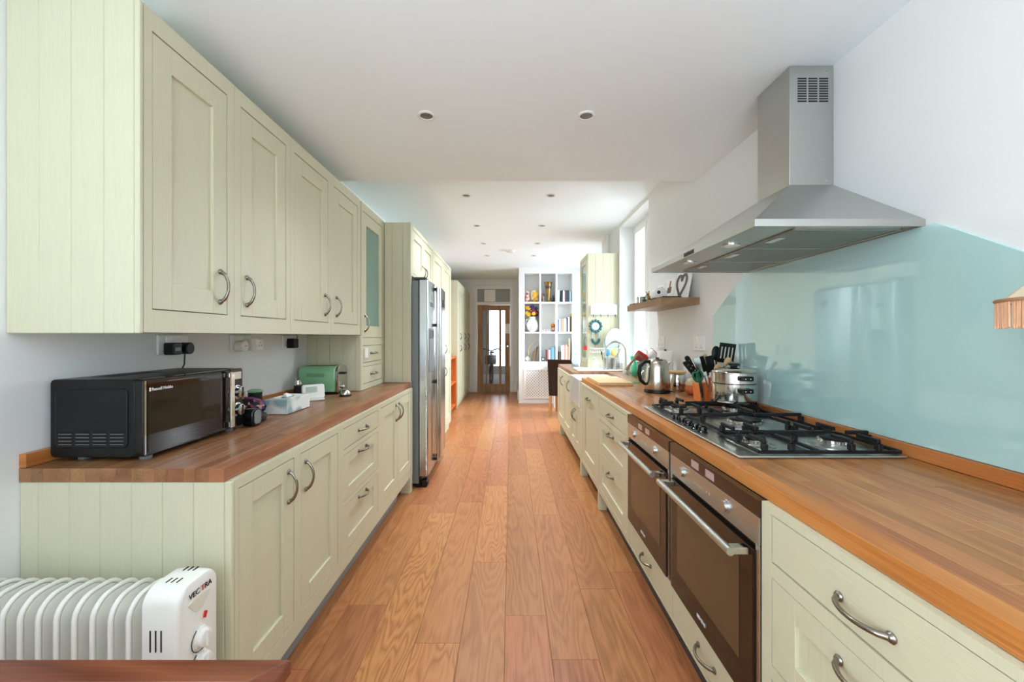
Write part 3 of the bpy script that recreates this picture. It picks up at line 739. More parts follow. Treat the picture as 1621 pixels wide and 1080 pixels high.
def grate(y0, y1, x0, x1, centres):
    g = thing('pan_support', ((x0+x1)/2, (y0+y1)/2, tz), '', 'grate'); del g['label']; del g['category']
    g.parent = hob; g.location = W[g.name] - W[hob.name]
    zb, zt = tz+.004, tz+.052
    m = MB()
    for a in (y0, y1): m.box(x0, x1, a-.005, a+.005, zb, zb+.011)
    for a in (x0, x1): m.box(a-.005, a+.005, y0, y1, zb, zb+.011)
    m.build('base_frame', 'cast_iron', g, .002)
    w2 = .006
    def arm_y(px, py, L_):
        y_a, y_b = min(py-.004*(1 if L_ > 0 else -1), py+L_), max(py-.004*(1 if L_ > 0 else -1), py+L_)
        MB().box(px-w2, px+w2, y_a, y_b, zt-.014, zt).box(px-w2-.002, px+w2+.002, py-.010, py+.010, zb+.011, zt-.014).build('grate_finger', 'cast_iron', g, .002)
    def arm_x(px, py, L_):
        MB().box(min(px, px+L_), max(px, px+L_), py-w2, py+w2, zt-.014, zt).box(px-.010, px+.010, py-w2-.002, py+w2+.002, zb+.011, zt-.014).build('grate_finger', 'cast_iron', g, .002)
    hy_ = (y1-y0)/2
    for cx, cy in centres:
        o_ = .045 if len(centres) > 1 else .075
        for sx in (-1, 1):
            arm_y(cx+sx*o_, y0, hy_*.62); arm_y(cx+sx*o_, y1, -hy_*.62)
    cx, cy = centres[0]; arm_x(x0, cy, max(cx-x0-.03, .05))
    cx, cy = centres[-1]; arm_x(x1, cy, -max(x1-cx-.04, .05))
    if len(centres) > 1:
        xm = (centres[0][0]+centres[1][0])/2
        MB().box(centres[0][0]+.035, centres[1][0]-.04, cy-w2, cy+w2, zt-.014, zt).box(xm-.008, xm+.008, cy-w2, cy+w2, zb+.011, zt-.014).box(xm-w2, xm+w2, y0, y1, zb, zb+.011).build('grate_finger', 'cast_iron', g, .002)
grate(1.335, 1.60, .83, 1.30, [(.89, 1.46), (1.18, 1.46)])
grate(1.625, 1.955, .86, 1.30, [(1.05, 1.795)])
grate(1.985, 2.255, .80, 1.30, [(.89, 2.12), (1.18, 2.12)])

# ------------------------------------------------------------------ splashback
t = MB().prism([(2.657, .986), (2.657, 1.483), (2.308, 1.705), (1.266, 1.705), (.917, 1.483), (.917, .986)], 'x', 1.343, 1.3495).build('splashback', 'splash_glass', None, .0012)
tag(t, 'pale aqua back-painted glass splashback with clipped corners behind the hob', 'splashback')

# ------------------------------------------------------------------ extractor hood
hd = thing('extractor_hood', (1.1, 1.783, 1.704), 'stainless steel chimney extractor hood above the gas hob', 'extractor hood')
fx, fy0, fy1, z0, z1 = .794, 1.303, 2.261, 1.704, 1.727
cx0, cy0, cy1, cz = 1.165, 1.674, 1.892, 1.978
xw = XR-.001
m = MB()
m.add([(fx, fy0, z1), (xw, fy0, z1), (xw, fy1, z1), (fx, fy1, z1), (cx0, cy0, cz), (xw, cy0, cz), (xw, cy1, cz), (cx0, cy1, cz)],
      [(0, 1, 5, 4), (3, 0, 4, 7), (2, 3, 7, 6), (4, 5, 6, 7), (1, 2, 6, 5), (0, 3, 2, 1)])
m.build('canopy', 'hood_steel', hd, .0015)
m = MB().box(fx, fx+.004, fy0, fy1, z0, z1).box(fx+.004, xw, fy0, fy0+.004, z0, z1).box(fx+.004, xw, fy1-.004, fy1, z0, z1).box(xw-.004, xw, fy0+.004, fy1-.004, z0, z1)
m.build('rim', 'hood_steel', hd)
under = box('underside', 'hood_steel', hd, fx+.004, xw-.004, fy0+.004, fy1-.004, z0+.006, z0+.010)
for i in range(3):
    ya = fy0+.05 + i*.288; fl = box('filter', 'filter_mesh', under, fx+.16, xw-.04, ya, ya+.278, z0+.001, z0+.006, .001)
    box('filter_latch', 'polished_steel', fl, fx+.175, fx+.205, ya+.10, ya+.18, z0-.002, z0+.001)
for i in range(4):
    ya = fy0+.041 + i*.288; box('strip', 'polished_steel', under, fx+.16, xw-.04, ya, ya+.007, z0-.001, z0+.006)
box('strip', 'polished_steel', under, xw-.039, xw-.030, fy0+.04, fy1-.04, z0-.001, z0+.006)
for ya in (1.60, 1.97):
    lp = MB().lathe([(.034, z0+.002), (.034, z0+.006)], (fx+.085, ya, 0), 20).build('lamp', 'chrome', under, smooth=40)
    MB().lathe([(.024, z0), (.024, z0+.002)], (fx+.085, ya, 0), 20).build('lamp_glass', 'white_matt', lp, smooth=40)
ch = box('chimney', 'hood_steel', hd, cx0, xw, cy0, cy1, cz-.001, H1-.002, .0015)
for gx in range(3):
    for gz in range(10):
        xa = 1.198 + gx*.045; za = 2.425 - gz*.0105
        box('vent_slot', 'slot_dark', ch, xa, xa+.038, cy0-.0007, cy0+.004, za-.006, za)
for zz in (2.452, 2.0): MB().lathe([(.004, 0), (.0035, -.003)], (1.32, cy0, zz), 10, 'y').build('screw', 'polished_steel', ch)
for i in range(5): box('button', 'black_gloss', hd, fx-.004, fx, 1.742+i*.018, 1.755+i*.018, z0+.006, z0+.018, .001)
box('control_plate', 'dark_grey', hd, fx-.0015, fx, 1.735, 1.835, z0+.003, z0+.021)
# ------------------------------------------------------------------ ceiling fittings
def downlight(x, y, z, lab, power):
    t = thing('ceiling_spotlight', (x, y, z-.008), lab, 'spotlight', 'recessed ceiling spotlights')
    MB().lathe([(.032, z-.001), (.045, z-.001), (.046, z-.005), (.040, z-.008), (.033, z-.006), (.032, z-.001)], (x, y, 0), 28, cap=False).build('bezel', 'white_gloss', t, smooth=50)
    MB().lathe([(.031, z-.0008), (.031, z-.003), (.020, z-.0045)], (x, y, 0), 24).build('lamp_glass', 'bulb', t, smooth=50)
    d = bpy.data.lights.new('spot_lamp', 'SPOT'); d.energy = power; d.spot_size = R(125); d.spot_blend = 1; d.shadow_soft_size = .05; d.color = (.86, .93, 1)
    o = bpy.data.objects.new('spot_lamp', d); C.objects.link(o); o.location = (0, 0, -.012); o.parent = t
    return t
side = ('on the cupboard side', 'on the hob side')
for y, z, lab, xs, pw in ((1.84*1.133/1.015, H1, 'recessed spotlight in the lower ceiling nearest the camera, %s', (-.43, .388), 24),
                      (3.93, H2, 'recessed spotlight in first pair of the higher ceiling, %s', (-.433, .396), 56),
                      (5.0, H2, 'recessed spotlight in second pair of the higher ceiling, %s', (-.418, .394), 30),
                      (5.95, H2, 'recessed spotlight in third pair of the higher ceiling, %s', (-.40, .40), 34),
                      (6.85, H2, 'recessed spotlight in the pair farthest from the camera, %s', (-.40, .40), 34)):
    for x, sd in zip(xs, side): downlight(x, y, z, lab % sd, pw)
t = thing('smoke_alarm', (0, 6.45, H2-.04), 'round white smoke alarm on the far ceiling', 'smoke alarm')
MB().lathe([(.075, H2-.001), (.075, H2-.014), (.062, H2-.022), (.055, H2-.036), (.02, H2-.04)], (0, 6.45, 0), 28).build('cover', 'white_plastic', t, smooth=40)
MB().lathe([(.008, H2-.042), (.008, H2-.038)], (.03, 6.42, 0), 10).build('test_button', 'grey_plastic', t)
t = MB().tube([(1.315, 5.45, 2.405), (1.315, 5.45, H2-.001)], .022, 14).build('pipe', 'white_gloss', None, smooth=50); tag(t, 'white vertical pipe above the far glazed cupboard', 'pipe')

# ------------------------------------------------------------------ oil heater
def mesh_text(s, size, loc, rot, material, parent): return text(s, size, loc, rot, material, parent)
ht = thing('oil_heater', (-1.16, 1.1, 0), 'white oil-filled electric radiator with dials, against the boarded cupboard end', 'heater')
ya, yb, za, zb_ = 1.035, 1.165, .07, .66
out = rrect(ya, yb, za, zb_, .05, 6)
def fin_mb(x):
    m = MB()
    inner = [(ya+.006 + (p[0]-ya)*(yb-ya-.012)/(yb-ya), za+.006 + (p[1]-za)*(zb_-za-.012)/(zb_-za)) for p in out]
    m.prism(inner, 'x', x-.004, x+.004)
    m.tube([(x, p[0], p[1]) for p in out], .0062, 8, True)
    for zc0, zc1 in ((.13, .52),):
        pl = rrect(ya+.035, yb-.035, zc0, zc1, .028, 5)
        m.prism(pl, 'x', x-.010, x+.010)
    return m
fm, fc = fin_mb(0).mesh('fin', 'heater_enamel', 50)
for i in range(11):
    link('fin', fm, (-.985-.0467*i + fc.x, fc.y, fc.z), ht)
m = MB()
for zc in (.12, .60): m.tube([(-1.475, 1.1, zc), (-.95, 1.1, zc)], .02, 12)
m.build('oil_tube', 'heater_enamel', ht, smooth=50)
# control housing with bulged end
prof = rrect(ya-.006, yb+.006, .05, .688, .042, 6)
cyc, czc = (ya+yb)/2, .36
def ring(x, k): return [(x, cyc+(p[0]-cyc)*k, czc+(p[1]-czc)*(1-(1-k)*.25)) for p in prof]
hs_ = MB().loft([ring(-.945, 1), ring(-.878, 1), ring(-.864, .985), ring(-.856, .95), ring(-.853, .85)]).build('control_housing', 'heater_enamel', ht, smooth=50)
xe = -.8525
pts = [(1.060 + .080*i/10, .632 + .004*math.sin(math.pi*i/10)) for i in range(11)] + [(1.140 - .080*i/10, .632 - .036*math.sin(math.pi*i/10)) for i in range(1, 10)]
MB().prism(pts, 'x', xe-.002, xe+.0012).build('hand_hold', 'cream_plastic', hs_)
for zc, rr in ((.517, .024), (.452, .024)):
    k = MB().lathe([(rr*1.15, xe-.001), (rr*1.15, xe+.002), (rr, xe+.003), (rr*.95, xe+.016), (rr*.8, xe+.018)], (0, 1.105, zc), 24, 'x').build('dial', 'white_plastic', hs_, smooth=40)
    box('pointer', 'white_plastic', k, xe+.017, xe+.022, 1.101, 1.109, zc-.022, zc+.022, .001)
    MB().tube([(xe+.0012, 1.105+.034*math.cos(a), zc+.034*math.sin(a)) for a in [R(120+20*j) for j in range(12)]], .0012, 5).build('dial_scale', 'black_print', hs_)
MB().prism([(1.112, .566), (1.120, .561), (1.126, .577), (1.118, .582)], 'x', xe, xe+.003).build('switch', 'red', hs_)
text('VEC', .021, (xe+.0015, 1.062, .644), (R(90), 0, R(90)), 'black_print', hs_)
text('T', .021, (xe+.0015, 1.1035, .644), (R(90), 0, R(90)), 'red_print', hs_)
text('RA', .021, (xe+.0015, 1.1165, .644), (R(90), 0, R(90)), 'black_print', hs_)
for i in range(3):
    box('vent_slot', 'slot_dark', hs_, -.925+i*.014, -.922+i*.014, ya-.0075, ya-.004, .535, .590)
    box('vent_slot', 'slot_dark', hs_, -.92+i*.014, -.917+i*.014, 1.07, 1.09, .687, .6895)
    box('vent_slot', 'slot_dark', hs_, -.92+i*.014, -.917+i*.014, 1.125, 1.145, .687, .6895)
for x in (-1.40, -.99):
    fo = MB().box(x-.02, x+.02, 1.0, 1.19, .045, .062).build('foot', 'white_plastic', ht, .004)
    for y in (1.015, 1.175):
        MB().lathe([(.020, -.01), (.022, -.006), (.022, .006), (.020, .01)], (x, y, .0225), 14, 'x').build('castor', 'black_plastic', fo, smooth=40)

# ------------------------------------------------------------------ table in the corner of the picture
tb = thing('dining_table', (-.93, .2, 0), 'reddish-brown wooden table corner in the foreground, in front of the heater', 'table')
tx0, tx1, ty0, ty1, tz0, tz1 = -1.48, -.404, -.45, .741, .722, .75
fr = .052
def trap(pts, nm):
    return MB().prism(pts, 'z', tz0, tz1).build(nm, 'mahogany', tb, .003)
trap([(tx0, ty1), (tx0+fr, ty1-fr), (tx1-fr, ty1-fr), (tx1, ty1)], 'top_rail')
trap([(tx0, ty0), (tx1, ty0), (tx1-fr, ty0+fr), (tx0+fr, ty0+fr)], 'top_rail')
trap([(tx1, ty1), (tx1-fr, ty1-fr), (tx1-fr, ty0+fr), (tx1, ty0)], 'top_rail')
trap([(tx0, ty1), (tx0, ty0), (tx0+fr, ty0+fr), (tx0+fr, ty1-fr)], 'top_rail')
box('table_top', 'mahogany', tb, tx0+fr+.002, tx1-fr-.002, ty0+fr+.002, ty1-fr-.002, tz0, tz1-.003)
box('apron', 'mahogany', tb, tx0+.05, tx1-.05, ty0+.05, ty1-.06, .64, tz0)
for x in (tx0+.07, tx1-.07):
    for y in (ty0+.07, ty1-.08): MB().box(x-.03, x+.03, y-.03, y+.03, .001, .64).build('leg', 'mahogany', tb, .004)

# ------------------------------------------------------------------ microwave
mw = thing('microwave', (-1.33, 1.525, .943), 'black microwave oven with mirrored door standing on the wooden worktop', 'microwave')
mx0, mx1, my0, my1, mz0, mz1 = -1.476, -1.205, 1.286, 1.766, .957, 1.207
bd = MB().prism(rrect(mx0, mx1, mz0, mz1, .014, 4), 'y', my0, my1).build('body', 'microwave_black', mw, .002, 35)
MB().prism(rrect(mx0+.02, mx1-.02, mz0+.03, mz1-.03, .016, 4), 'y', my0-.004, my0+.001).build('side_panel', 'microwave_black', bd, .003, None, 2)
for gx in range(4):
    for gz in range(4):
        xa = mx0+.032 + gx*.055
        box('vent_slot', 'grey_plastic', bd, xa, xa+.042, my0-.0050, my0-.003, mz0+.042+gz*.011, mz0+.0438+gz*.011)
        box('vent_slot', 'dark_gap', bd, xa, xa+.042, my0-.0047, my0-.003, mz0+.0438+gz*.011, mz0+.049+gz*.011)
for i in range(10):
    box('vent_slot', 'slot_dark', bd, mx0+.05, mx0+.12, my0+.08+i*.022, my0+.092+i*.022, mz1-.001, mz1+.0006)
dsplit = 1.69
dr = MB().prism(rrect(my0, dsplit-.002, mz0, mz1, .010, 4), 'x', mx1+.001, mx1+.026).build('door', 'black_gloss', mw, .002, 35)
box('door_glass', 'oven_glass', dr, mx1+.026, mx1+.0275, my0+.018, dsplit-.035, mz0+.012, mz1-.014)
box('chrome_edge', 'chrome', dr, mx1+.024, mx1+.0275, my0+.006, my0+.011, mz0+.006, mz1-.006)
hh = MB().box(mx1+.040, mx1+.050, dsplit-.030, dsplit-.006, mz0+.008, mz1-.008).box(mx1+.026, mx1+.042, dsplit-.028, dsplit-.010, mz1-.034, mz1-.012).box(mx1+.026, mx1+.042, dsplit-.028, dsplit-.010, mz0+.010, mz0+.034).build('handle', 'chrome', dr, .003)
text('Russell Hobbs', .0145, (mx1+.028, my0+.030, mz1-.040), (R(90), 0, R(90)), 'white_print', dr)
box('logo_bar', 'white_print', dr, mx1+.0275, mx1+.0283, my0+.022, my0+.027, mz1-.041, mz1-.029)
cpn = MB().prism(rrect(dsplit, my1, mz0, mz1, .010, 4), 'x', mx1+.001, mx1+.026).build('control_panel', 'black_gloss', mw, .002, 35)
box('badge', 'polished_steel', cpn, mx1+.026, mx1+.0272, dsplit+.010, my1-.010, mz1-.045, mz1-.014)
for zc in (mz0+.150, mz0+.075):
    k = MB().lathe([(.029, 0), (.030, .004), (.024, .006), (.023, .022), (.018, .025)], (mx1+.026, (dsplit+my1)/2, zc), 24, 'x').build('knob', 'chrome', cpn, smooth=40)
    box('knob_grip', 'black_gloss', k, mx1+.045, mx1+.056, (dsplit+my1)/2-.004, (dsplit+my1)/2+.004, zc-.02, zc+.02, .002)
for x in (mx0+.07, mx1-.0):
    for y in (my0+.04, my1-.05):
        MB().lathe([(.016, .9425), (.018, .957)], (x, y, 0), 14).build('foot', 'grey_plastic', mw)

# ------------------------------------------------------------------ things on the left worktop
Z = .943
t = thing('speaker', (-1.165, 1.81, Z), 'small black rounded speaker beside the microwave', 'speaker')
m = MB().prism(rrect(1.775, 1.840, Z+.001, Z+.078, .02, 5), 'x', -1.19, -1.14).build('body', 'black_gloss', t, .006, 40, 2)
MB().prism(rrect(1.783, 1.832, Z+.010, Z+.070, .016, 5), 'x', -1.14, -1.136).build('grille', 'grey_plastic', t, .002)
t = MB().lathe([(.001, -.01), (.03, -.01), (.035, -.005), (.035, .005), (.03, .01), (.001, .01)], (-1.285, 1.85, Z+.139), 24, 'y').build('round_tin', 'amber', None, smooth=40); tag(t, 'round amber disc propped behind the microwave knobs', 'tin')
box('tin_prop', 'black_plastic', t, -1.30, -1.27, 1.843, 1.857, Z+.001, Z+.108)
mb = MB()
rng = random.Random(3)
n = 20; rings = []
for k in range(9):
    a = -math.pi/2 + math.pi*k/8
    rings.append([(-1.32+.095*math.cos(a)*math.cos(2*math.pi*i/n)*(1+.12*rng.random()), 2.0+.042*math.cos(a)*math.sin(2*math.pi*i/n)*(1+.12*rng.random()), Z+.053+.05*math.sin(a)) for i in range(n)])
mat('floral', (90, 50, 90), .45)
nt = M['floral'].node_tree; vo = nt.nodes.new('ShaderNodeTexVoronoi'); vo.inputs['Scale'].default_value = 70
tc = nt.nodes.new('ShaderNodeTexCoord'); nt.links.new(tc.outputs['Object'], vo.inputs['Vector'])
cr = nt.nodes.new('ShaderNodeValToRGB'); cr.color_ramp.interpolation = 'CONSTANT'
for pos, col in ((0, (24, 20, 34)), (.3, (60, 64, 130)), (.48, (170, 70, 60)), (.62, (210, 150, 120)), (.72, (40, 26, 40)), (.85, (120, 60, 90))):
    e = cr.color_ramp.elements[0] if pos == 0 else cr.color_ramp.elements.new(pos)
    e.position = pos; e.color = lin(col)
sep = nt.nodes.new('ShaderNodeSeparateColor'); nt.links.new(vo.outputs['Color'], sep.inputs[0]); nt.links.new(sep.outputs[0], cr.inputs[0])
nt.links.new(cr.outputs[0], nt.nodes['Principled BSDF'].inputs['Base Color'])
t = mb.loft(rings).build('patterned_pouch', 'floral', None, smooth=60); tag(t, 'dark floral patterned pouch lying by the wall beside the microwave', 'pouch')
t = MB().prism(rrect(-1.262, -1.165, 1.868, 1.935, .02, 4), 'z', Z+.001, Z+.04).build('glasses_case', 'black_gloss', None, .01, 40, 2); tag(t, 'shiny black glasses case in front of the patterned pouch', 'case')
t = MB().ball((-1.375, 2.16, Z+.108), .04, .032, .013).build('lidded_jar', 'toaster_green', None, smooth=60); tag(t, 'dark jar with a green oval lid behind the patterned pouch', 'jar')
MB().lathe([(.032, Z+.001), (.034, Z+.05), (.034, Z+.099)], (-1.375, 2.16, 0), 16).build('body', 'slot_dark', t, smooth=50)
# tissue box
mat('tissue_print', (222, 230, 228), .5)
nt = M['tissue_print'].node_tree; tc = nt.nodes.new('ShaderNodeTexCoord'); no = nt.nodes.new('ShaderNodeTexVoronoi'); no.inputs['Scale'].default_value = 11; no.feature = 'SMOOTH_F1'
cr = nt.nodes.new('ShaderNodeValToRGB'); cr.color_ramp.elements[0].color = lin((150, 176, 178)); cr.color_ramp.elements[1].color = lin((232, 236, 232))
cr.color_ramp.elements[0].position = .30; cr.color_ramp.elements[1].position = .42
nt.links.new(tc.outputs['Object'], no.inputs['Vector']); nt.links.new(no.outputs['Distance'], cr.inputs[0]); nt.links.new(cr.outputs[0], nt.nodes['Principled BSDF'].inputs['Base Color'])
t = thing('tissue_box', (-1.13, 2.3, Z), 'white and grey printed tissue box on the wooden worktop', 'tissue box')
box('carton', 'tissue_print', t, -1.271, -1.15, 2.067, 2.30, Z+.001, Z+.076, .002)
MB().prism([(-1.21+.022*math.cos(a), 2.18+.05*math.sin(a)) for a in [2*math.pi*i/20 for i in range(20)]], 'z', Z+.0755, Z+.077).build('opening', 'slot_dark', t)
MB().loft([[(-1.225, 2.165, Z+.077), (-1.2, 2.155, Z+.077), (-1.195, 2.205, Z+.077), (-1.22, 2.21, Z+.077)], [(-1.23, 2.175, Z+.092), (-1.215, 2.165, Z+.095), (-1.21, 2.195, Z+.09), (-1.225, 2.2, Z+.094)]]).build('tissue', 'paper', t)
# white thermostat-like gadget
t = thing('control_unit', (-1.17, 2.55, Z), 'white digital control unit on a stand beside the tissue box', 'gadget')
m = MB().prism(rrect(-1.215, -1.085, Z+.012, Z+.10, .012, 4), 'y', 2.52, 2.545)
m.xf(Matrix.Translation((-1.24, 2.53, Z)) @ Matrix.Rotation(R(38), 4, 'Z') @ Matrix.Rotation(R(-14), 4, 'X') @ Matrix.Translation((1.15, -2.53, -Z)))
cu_ = m.build('case', 'white_plastic', t, .004, 35)
m = MB().prism(rrect(-1.195, -1.13, Z+.05, Z+.085, .003, 2), 'y', 2.517, 2.5205)
m.xf(Matrix.Translation((-1.24, 2.53, Z)) @ Matrix.Rotation(R(38), 4, 'Z') @ Matrix.Rotation(R(-14), 4, 'X') @ Matrix.Translation((1.15, -2.53, -Z))); m.build('screen', 'plate_grey', cu_)
m = MB().prism(rrect(-1.20, -1.09, 2.50, 2.58, .01, 3), 'z', Z+.001, Z+.012)
m.xf(Matrix.Translation((-1.24, 2.53, Z)) @ Matrix.Rotation(R(38), 4, 'Z') @ Matrix.Translation((1.15, -2.53, -Z))); m.build('stand', 'white_plastic', t, .002)
t = thing('egg_timer', (-1.12, 2.72, Z), 'small chrome and black kitchen timer in front of the toaster', 'timer')
MB().lathe([(.03, Z+.001), (.035, Z+.012), (.030, Z+.03), (.012, Z+.045)], (-1.12, 2.72, 0), 20).build('body', 'chrome', t, smooth=50)
MB().lathe([(.04, Z+.0005), (.04, Z+.010)], (-1.12, 2.72, 0), 20).build('base', 'black_plastic', t, smooth=40)
t = thing('pepper_mill', (-1.43, 2.70, Z), 'dark jar with a steel top against the wall beside the toaster', 'jar')
MB().lathe([(.024, Z+.001), (.026, Z+.03), (.024, Z+.075)], (-1.43, 2.70, 0), 18).build('body', 'slot_dark', t, smooth=50)
MB().lathe([(.025, Z+.075), (.026, Z+.09), (.018, Z+.105), (.02, Z+.115), (.008, Z+.125)], (-1.43, 2.70, 0), 18).build('top', 'polished_steel', t, smooth=50)
# toaster
t = thing('toaster', (-1.32, 2.9, Z), 'mint green two-slice toaster with chrome end', 'toaster')
tx0_, tx1_ = -1.497, -1.222; ty0_, ty1_ = 2.79, 2.955
prof = [(ty0_, Z+.014)] + [(ty0_+.045-.045*math.cos(a), Z+.150+.045*math.sin(a)) for a in [R(10*j) for j in range(10)]] + [(ty1_-.045+.045*math.sin(a), Z+.150+.045*math.cos(a)) for a in [R(10*j) for j in range(10)]] + [(ty1_, Z+.014)]
b_ = MB().prism(prof, 'x', tx0_+.02, tx1_).build('shell', 'toaster_green', t, .008, 40, 3)
MB().prism([(y, z) for y, z in prof], 'x', tx1_, tx1_+.022).build('end_cap', 'polished_steel', t, .004, 40)
box('base', 'black_plastic', t, tx0_+.025, tx1_+.018, ty0_+.006, ty1_-.006, Z+.001, Z+.014, .003)
for k in range(2): box('bread_slot', 'slot_dark', b_, tx0_+.05, tx1_-.02, ty0_+.045+k*.05, ty0_+.07+k*.05, Z+.192, Z+.1956)
for i in range(14): box('vent_slot', 'green_handle', b_, tx0_+.08+i*.009, tx0_+.083+i*.009, ty0_-.0008, ty0_+.002, Z+.120, Z+.145)
box('lever', 'black_plastic', t, tx1_+.022, tx1_+.045, ty0_+.055, ty0_+.10, Z+.135, Z+.15, .003)
MB().lathe([(.014, 0), (.014, .012), (.010, .014)], (tx1_+.022, ty0_+.08, Z+.045), 16, 'x').build('dial', 'polished_steel', t, smooth=40)
for i in range(3): MB().lathe([(.006, 0), (.006, .005)], (tx1_+.022, ty0_+.045, Z+.03+i*.022), 10, 'x').build('button', 'chrome', t)

# ------------------------------------------------------------------ sockets
def socket(s, xw, y0, y1, z0, z1, lab):
    t = thing('wall_socket', (xw, (y0+y1)/2, z0), lab, 'socket', 'white double wall sockets')
    p = box('plate', 'white_plastic', t, xw+s*.001, xw+s*.011, y0, y1, z0, z1, .002)
    for q in (.27, .73):
        yc = y0+(y1-y0)*q
        box('switch', 'white_gloss', p, xw+s*.011, xw+s*.015, yc-.008, yc+.008, z1-.030, z1-.010, .001)
        for dy, dz_ in ((0, .038), (-.011, .022), (.011, .022)):
            box('pin_hole', 'slot_dark', p, xw+s*.0108, xw+s*.0115, yc+dy-.003, yc+dy+.003, z0+dz_-.002, z0+dz_+.004)
    return t
socket(1, XL, 1.70, 1.86, 1.266, 1.352, 'white double socket above the microwave holding two black plugs')
socket(1, XL, 2.145, 2.305, 1.266, 1.352, 'white double socket with a round white plug-in, under the cupboards')
socket(1, XL, 2.63, 2.79, 1.266, 1.352, 'white double socket with black adaptor near the green toaster')
socket(-1, XR, 3.50, 3.66, 1.245, 1.345, 'white switch plate on the wall under the floating shelf')
socket(-1, XR, 2.775, 2.935, 1.245, 1.345, 'white double socket beside the aqua glass splashback')
def plug(y, z, lab, m='black_plastic', w_=.024, d=.045, h_=.026, round_=.008):
    t = thing('plug', (XL+.012, y, z-h_), lab, 'plug')
    MB().prism(rrect(y-w_, y+w_, z-h_, z+h_, round_, 4), 'x', XL+.0125, XL+.0125+d).build('body', m, t, .004, 35)
    return t
p = plug(1.745, 1.292, 'black square plug on the double socket above the microwave, first of two'); box('print', 'grey_plastic', p, XL+.0573, XL+.058, 1.73, 1.76, 1.283, 1.298)
p = plug(1.815, 1.292, 'black plug with pointed back on the double socket above the microwave, second of two', round_=.02)
MB().tube([(XL+.03, 1.815, 1.267), (XL+.03, 1.812, 1.22), (XL+.02, 1.78, 1.15), (XL+.015, 1.74, 1.0)], .003, 6).build('cable', 'black_plastic', p)
p = plug(2.19, 1.293, 'round white plug-in device on the middle socket', 'cream_plastic', .03, .045, .03, .024); MB().lathe([(.004, 0), (.004, .001)], (XL+.0577, 2.19, 1.293), 10, 'x').build('indicator', 'grey_plastic', p)
p = plug(2.27, 1.300, 'white plug adaptor with socket holes beside the round plug-in', 'white_plastic', .03, .075, .032, .004)
for dy, dz_ in ((0, .012), (-.011, -.006), (.011, -.006)): box('pin_hole', 'slot_dark', p, XL+.0873, XL+.088, 2.27+dy-.003, 2.27+dy+.003, 1.30+dz_-.003, 1.30+dz_+.003)
p = plug(2.70, 1.300, 'black power adaptor on the socket near the green toaster', 'black_plastic', .03, .05, .032, .006)
MB().tube([(XL+.05, 2.72, 1.325), (XL+.058, 2.725, 1.35), (XL+.045, 2.73, 1.357)], .0025, 6).build('cable', 'black_plastic', p)
# ------------------------------------------------------------------ right worktop: around the hob
# steamer pot on the rear burner
px_, py_, pz_ = 1.18, 2.12, tz+.053
t = thing('steamer_pot', (px_, py_, pz_), 'two-tier stainless steel steamer pot with black handles on the hob', 'pot')
def lath(prof, c, n=32): return MB().lathe(prof, c, n)
pr = .108
lath([(pr*.92, pz_), (pr*.98, pz_+.006), (pr, pz_+.015), (pr, pz_+.092), (pr+.004, pz_+.094), (pr+.004, pz_+.097), (pr-.004, pz_+.0975)], (px_, py_, 0)).build('lower_pan', 'polished_steel', t, smooth=40)
lath([(pr-.006, pz_+.098), (pr-.001, pz_+.101), (pr-.001, pz_+.150), (pr+.003, pz_+.152), (pr+.003, pz_+.155), (pr-.004, pz_+.156)], (px_, py_, 0)).build('upper_tier', 'polished_steel', t, smooth=40)
lid = lath([(pr-.002, pz_+.1565), (pr-.004, pz_+.160), (pr*.8, pz_+.170), (pr*.4, pz_+.177), (.02, pz_+.179)], (px_, py_, 0)).build('lid', 'polished_steel', t, smooth=50)
lath([(.018, pz_+.179), (.016, pz_+.186), (.030, pz_+.190), (.030, pz_+.197), (.02, pz_+.201)], (px_, py_, 0), 20).build('knob', 'black_plastic', lid, smooth=50)
for z in (.068, .130):
    for a0 in (-92, 88):
        a = R(a0); ux, uy = math.cos(a), math.sin(a); vx, vy = -uy, ux; c0 = (px_+ux*(pr+.008), py_+uy*(pr+.008))
        m = MB()
        q = [(c0[0]+vx*k*.034+ux*d, c0[1]+vy*k*.034+uy*d) for k, d in ((-1, -.012), (1, -.012), (1, .012), (.7, .022), (-.7, .022), (-1, .012))]
        m.prism(q, 'z', pz_+z-.011, pz_+z+.011)
        hnd = m.build('handle', 'black_plastic', t, .004)
        for k in (-.35, .35):
            cc = (c0[0]+vx*k*.034+ux*.0225, c0[1]+vy*k*.034+uy*.0225, pz_+z)
            MB().ball(cc, .004, n=8, m=6).build('rivet', 'chrome', hnd, smooth=60)

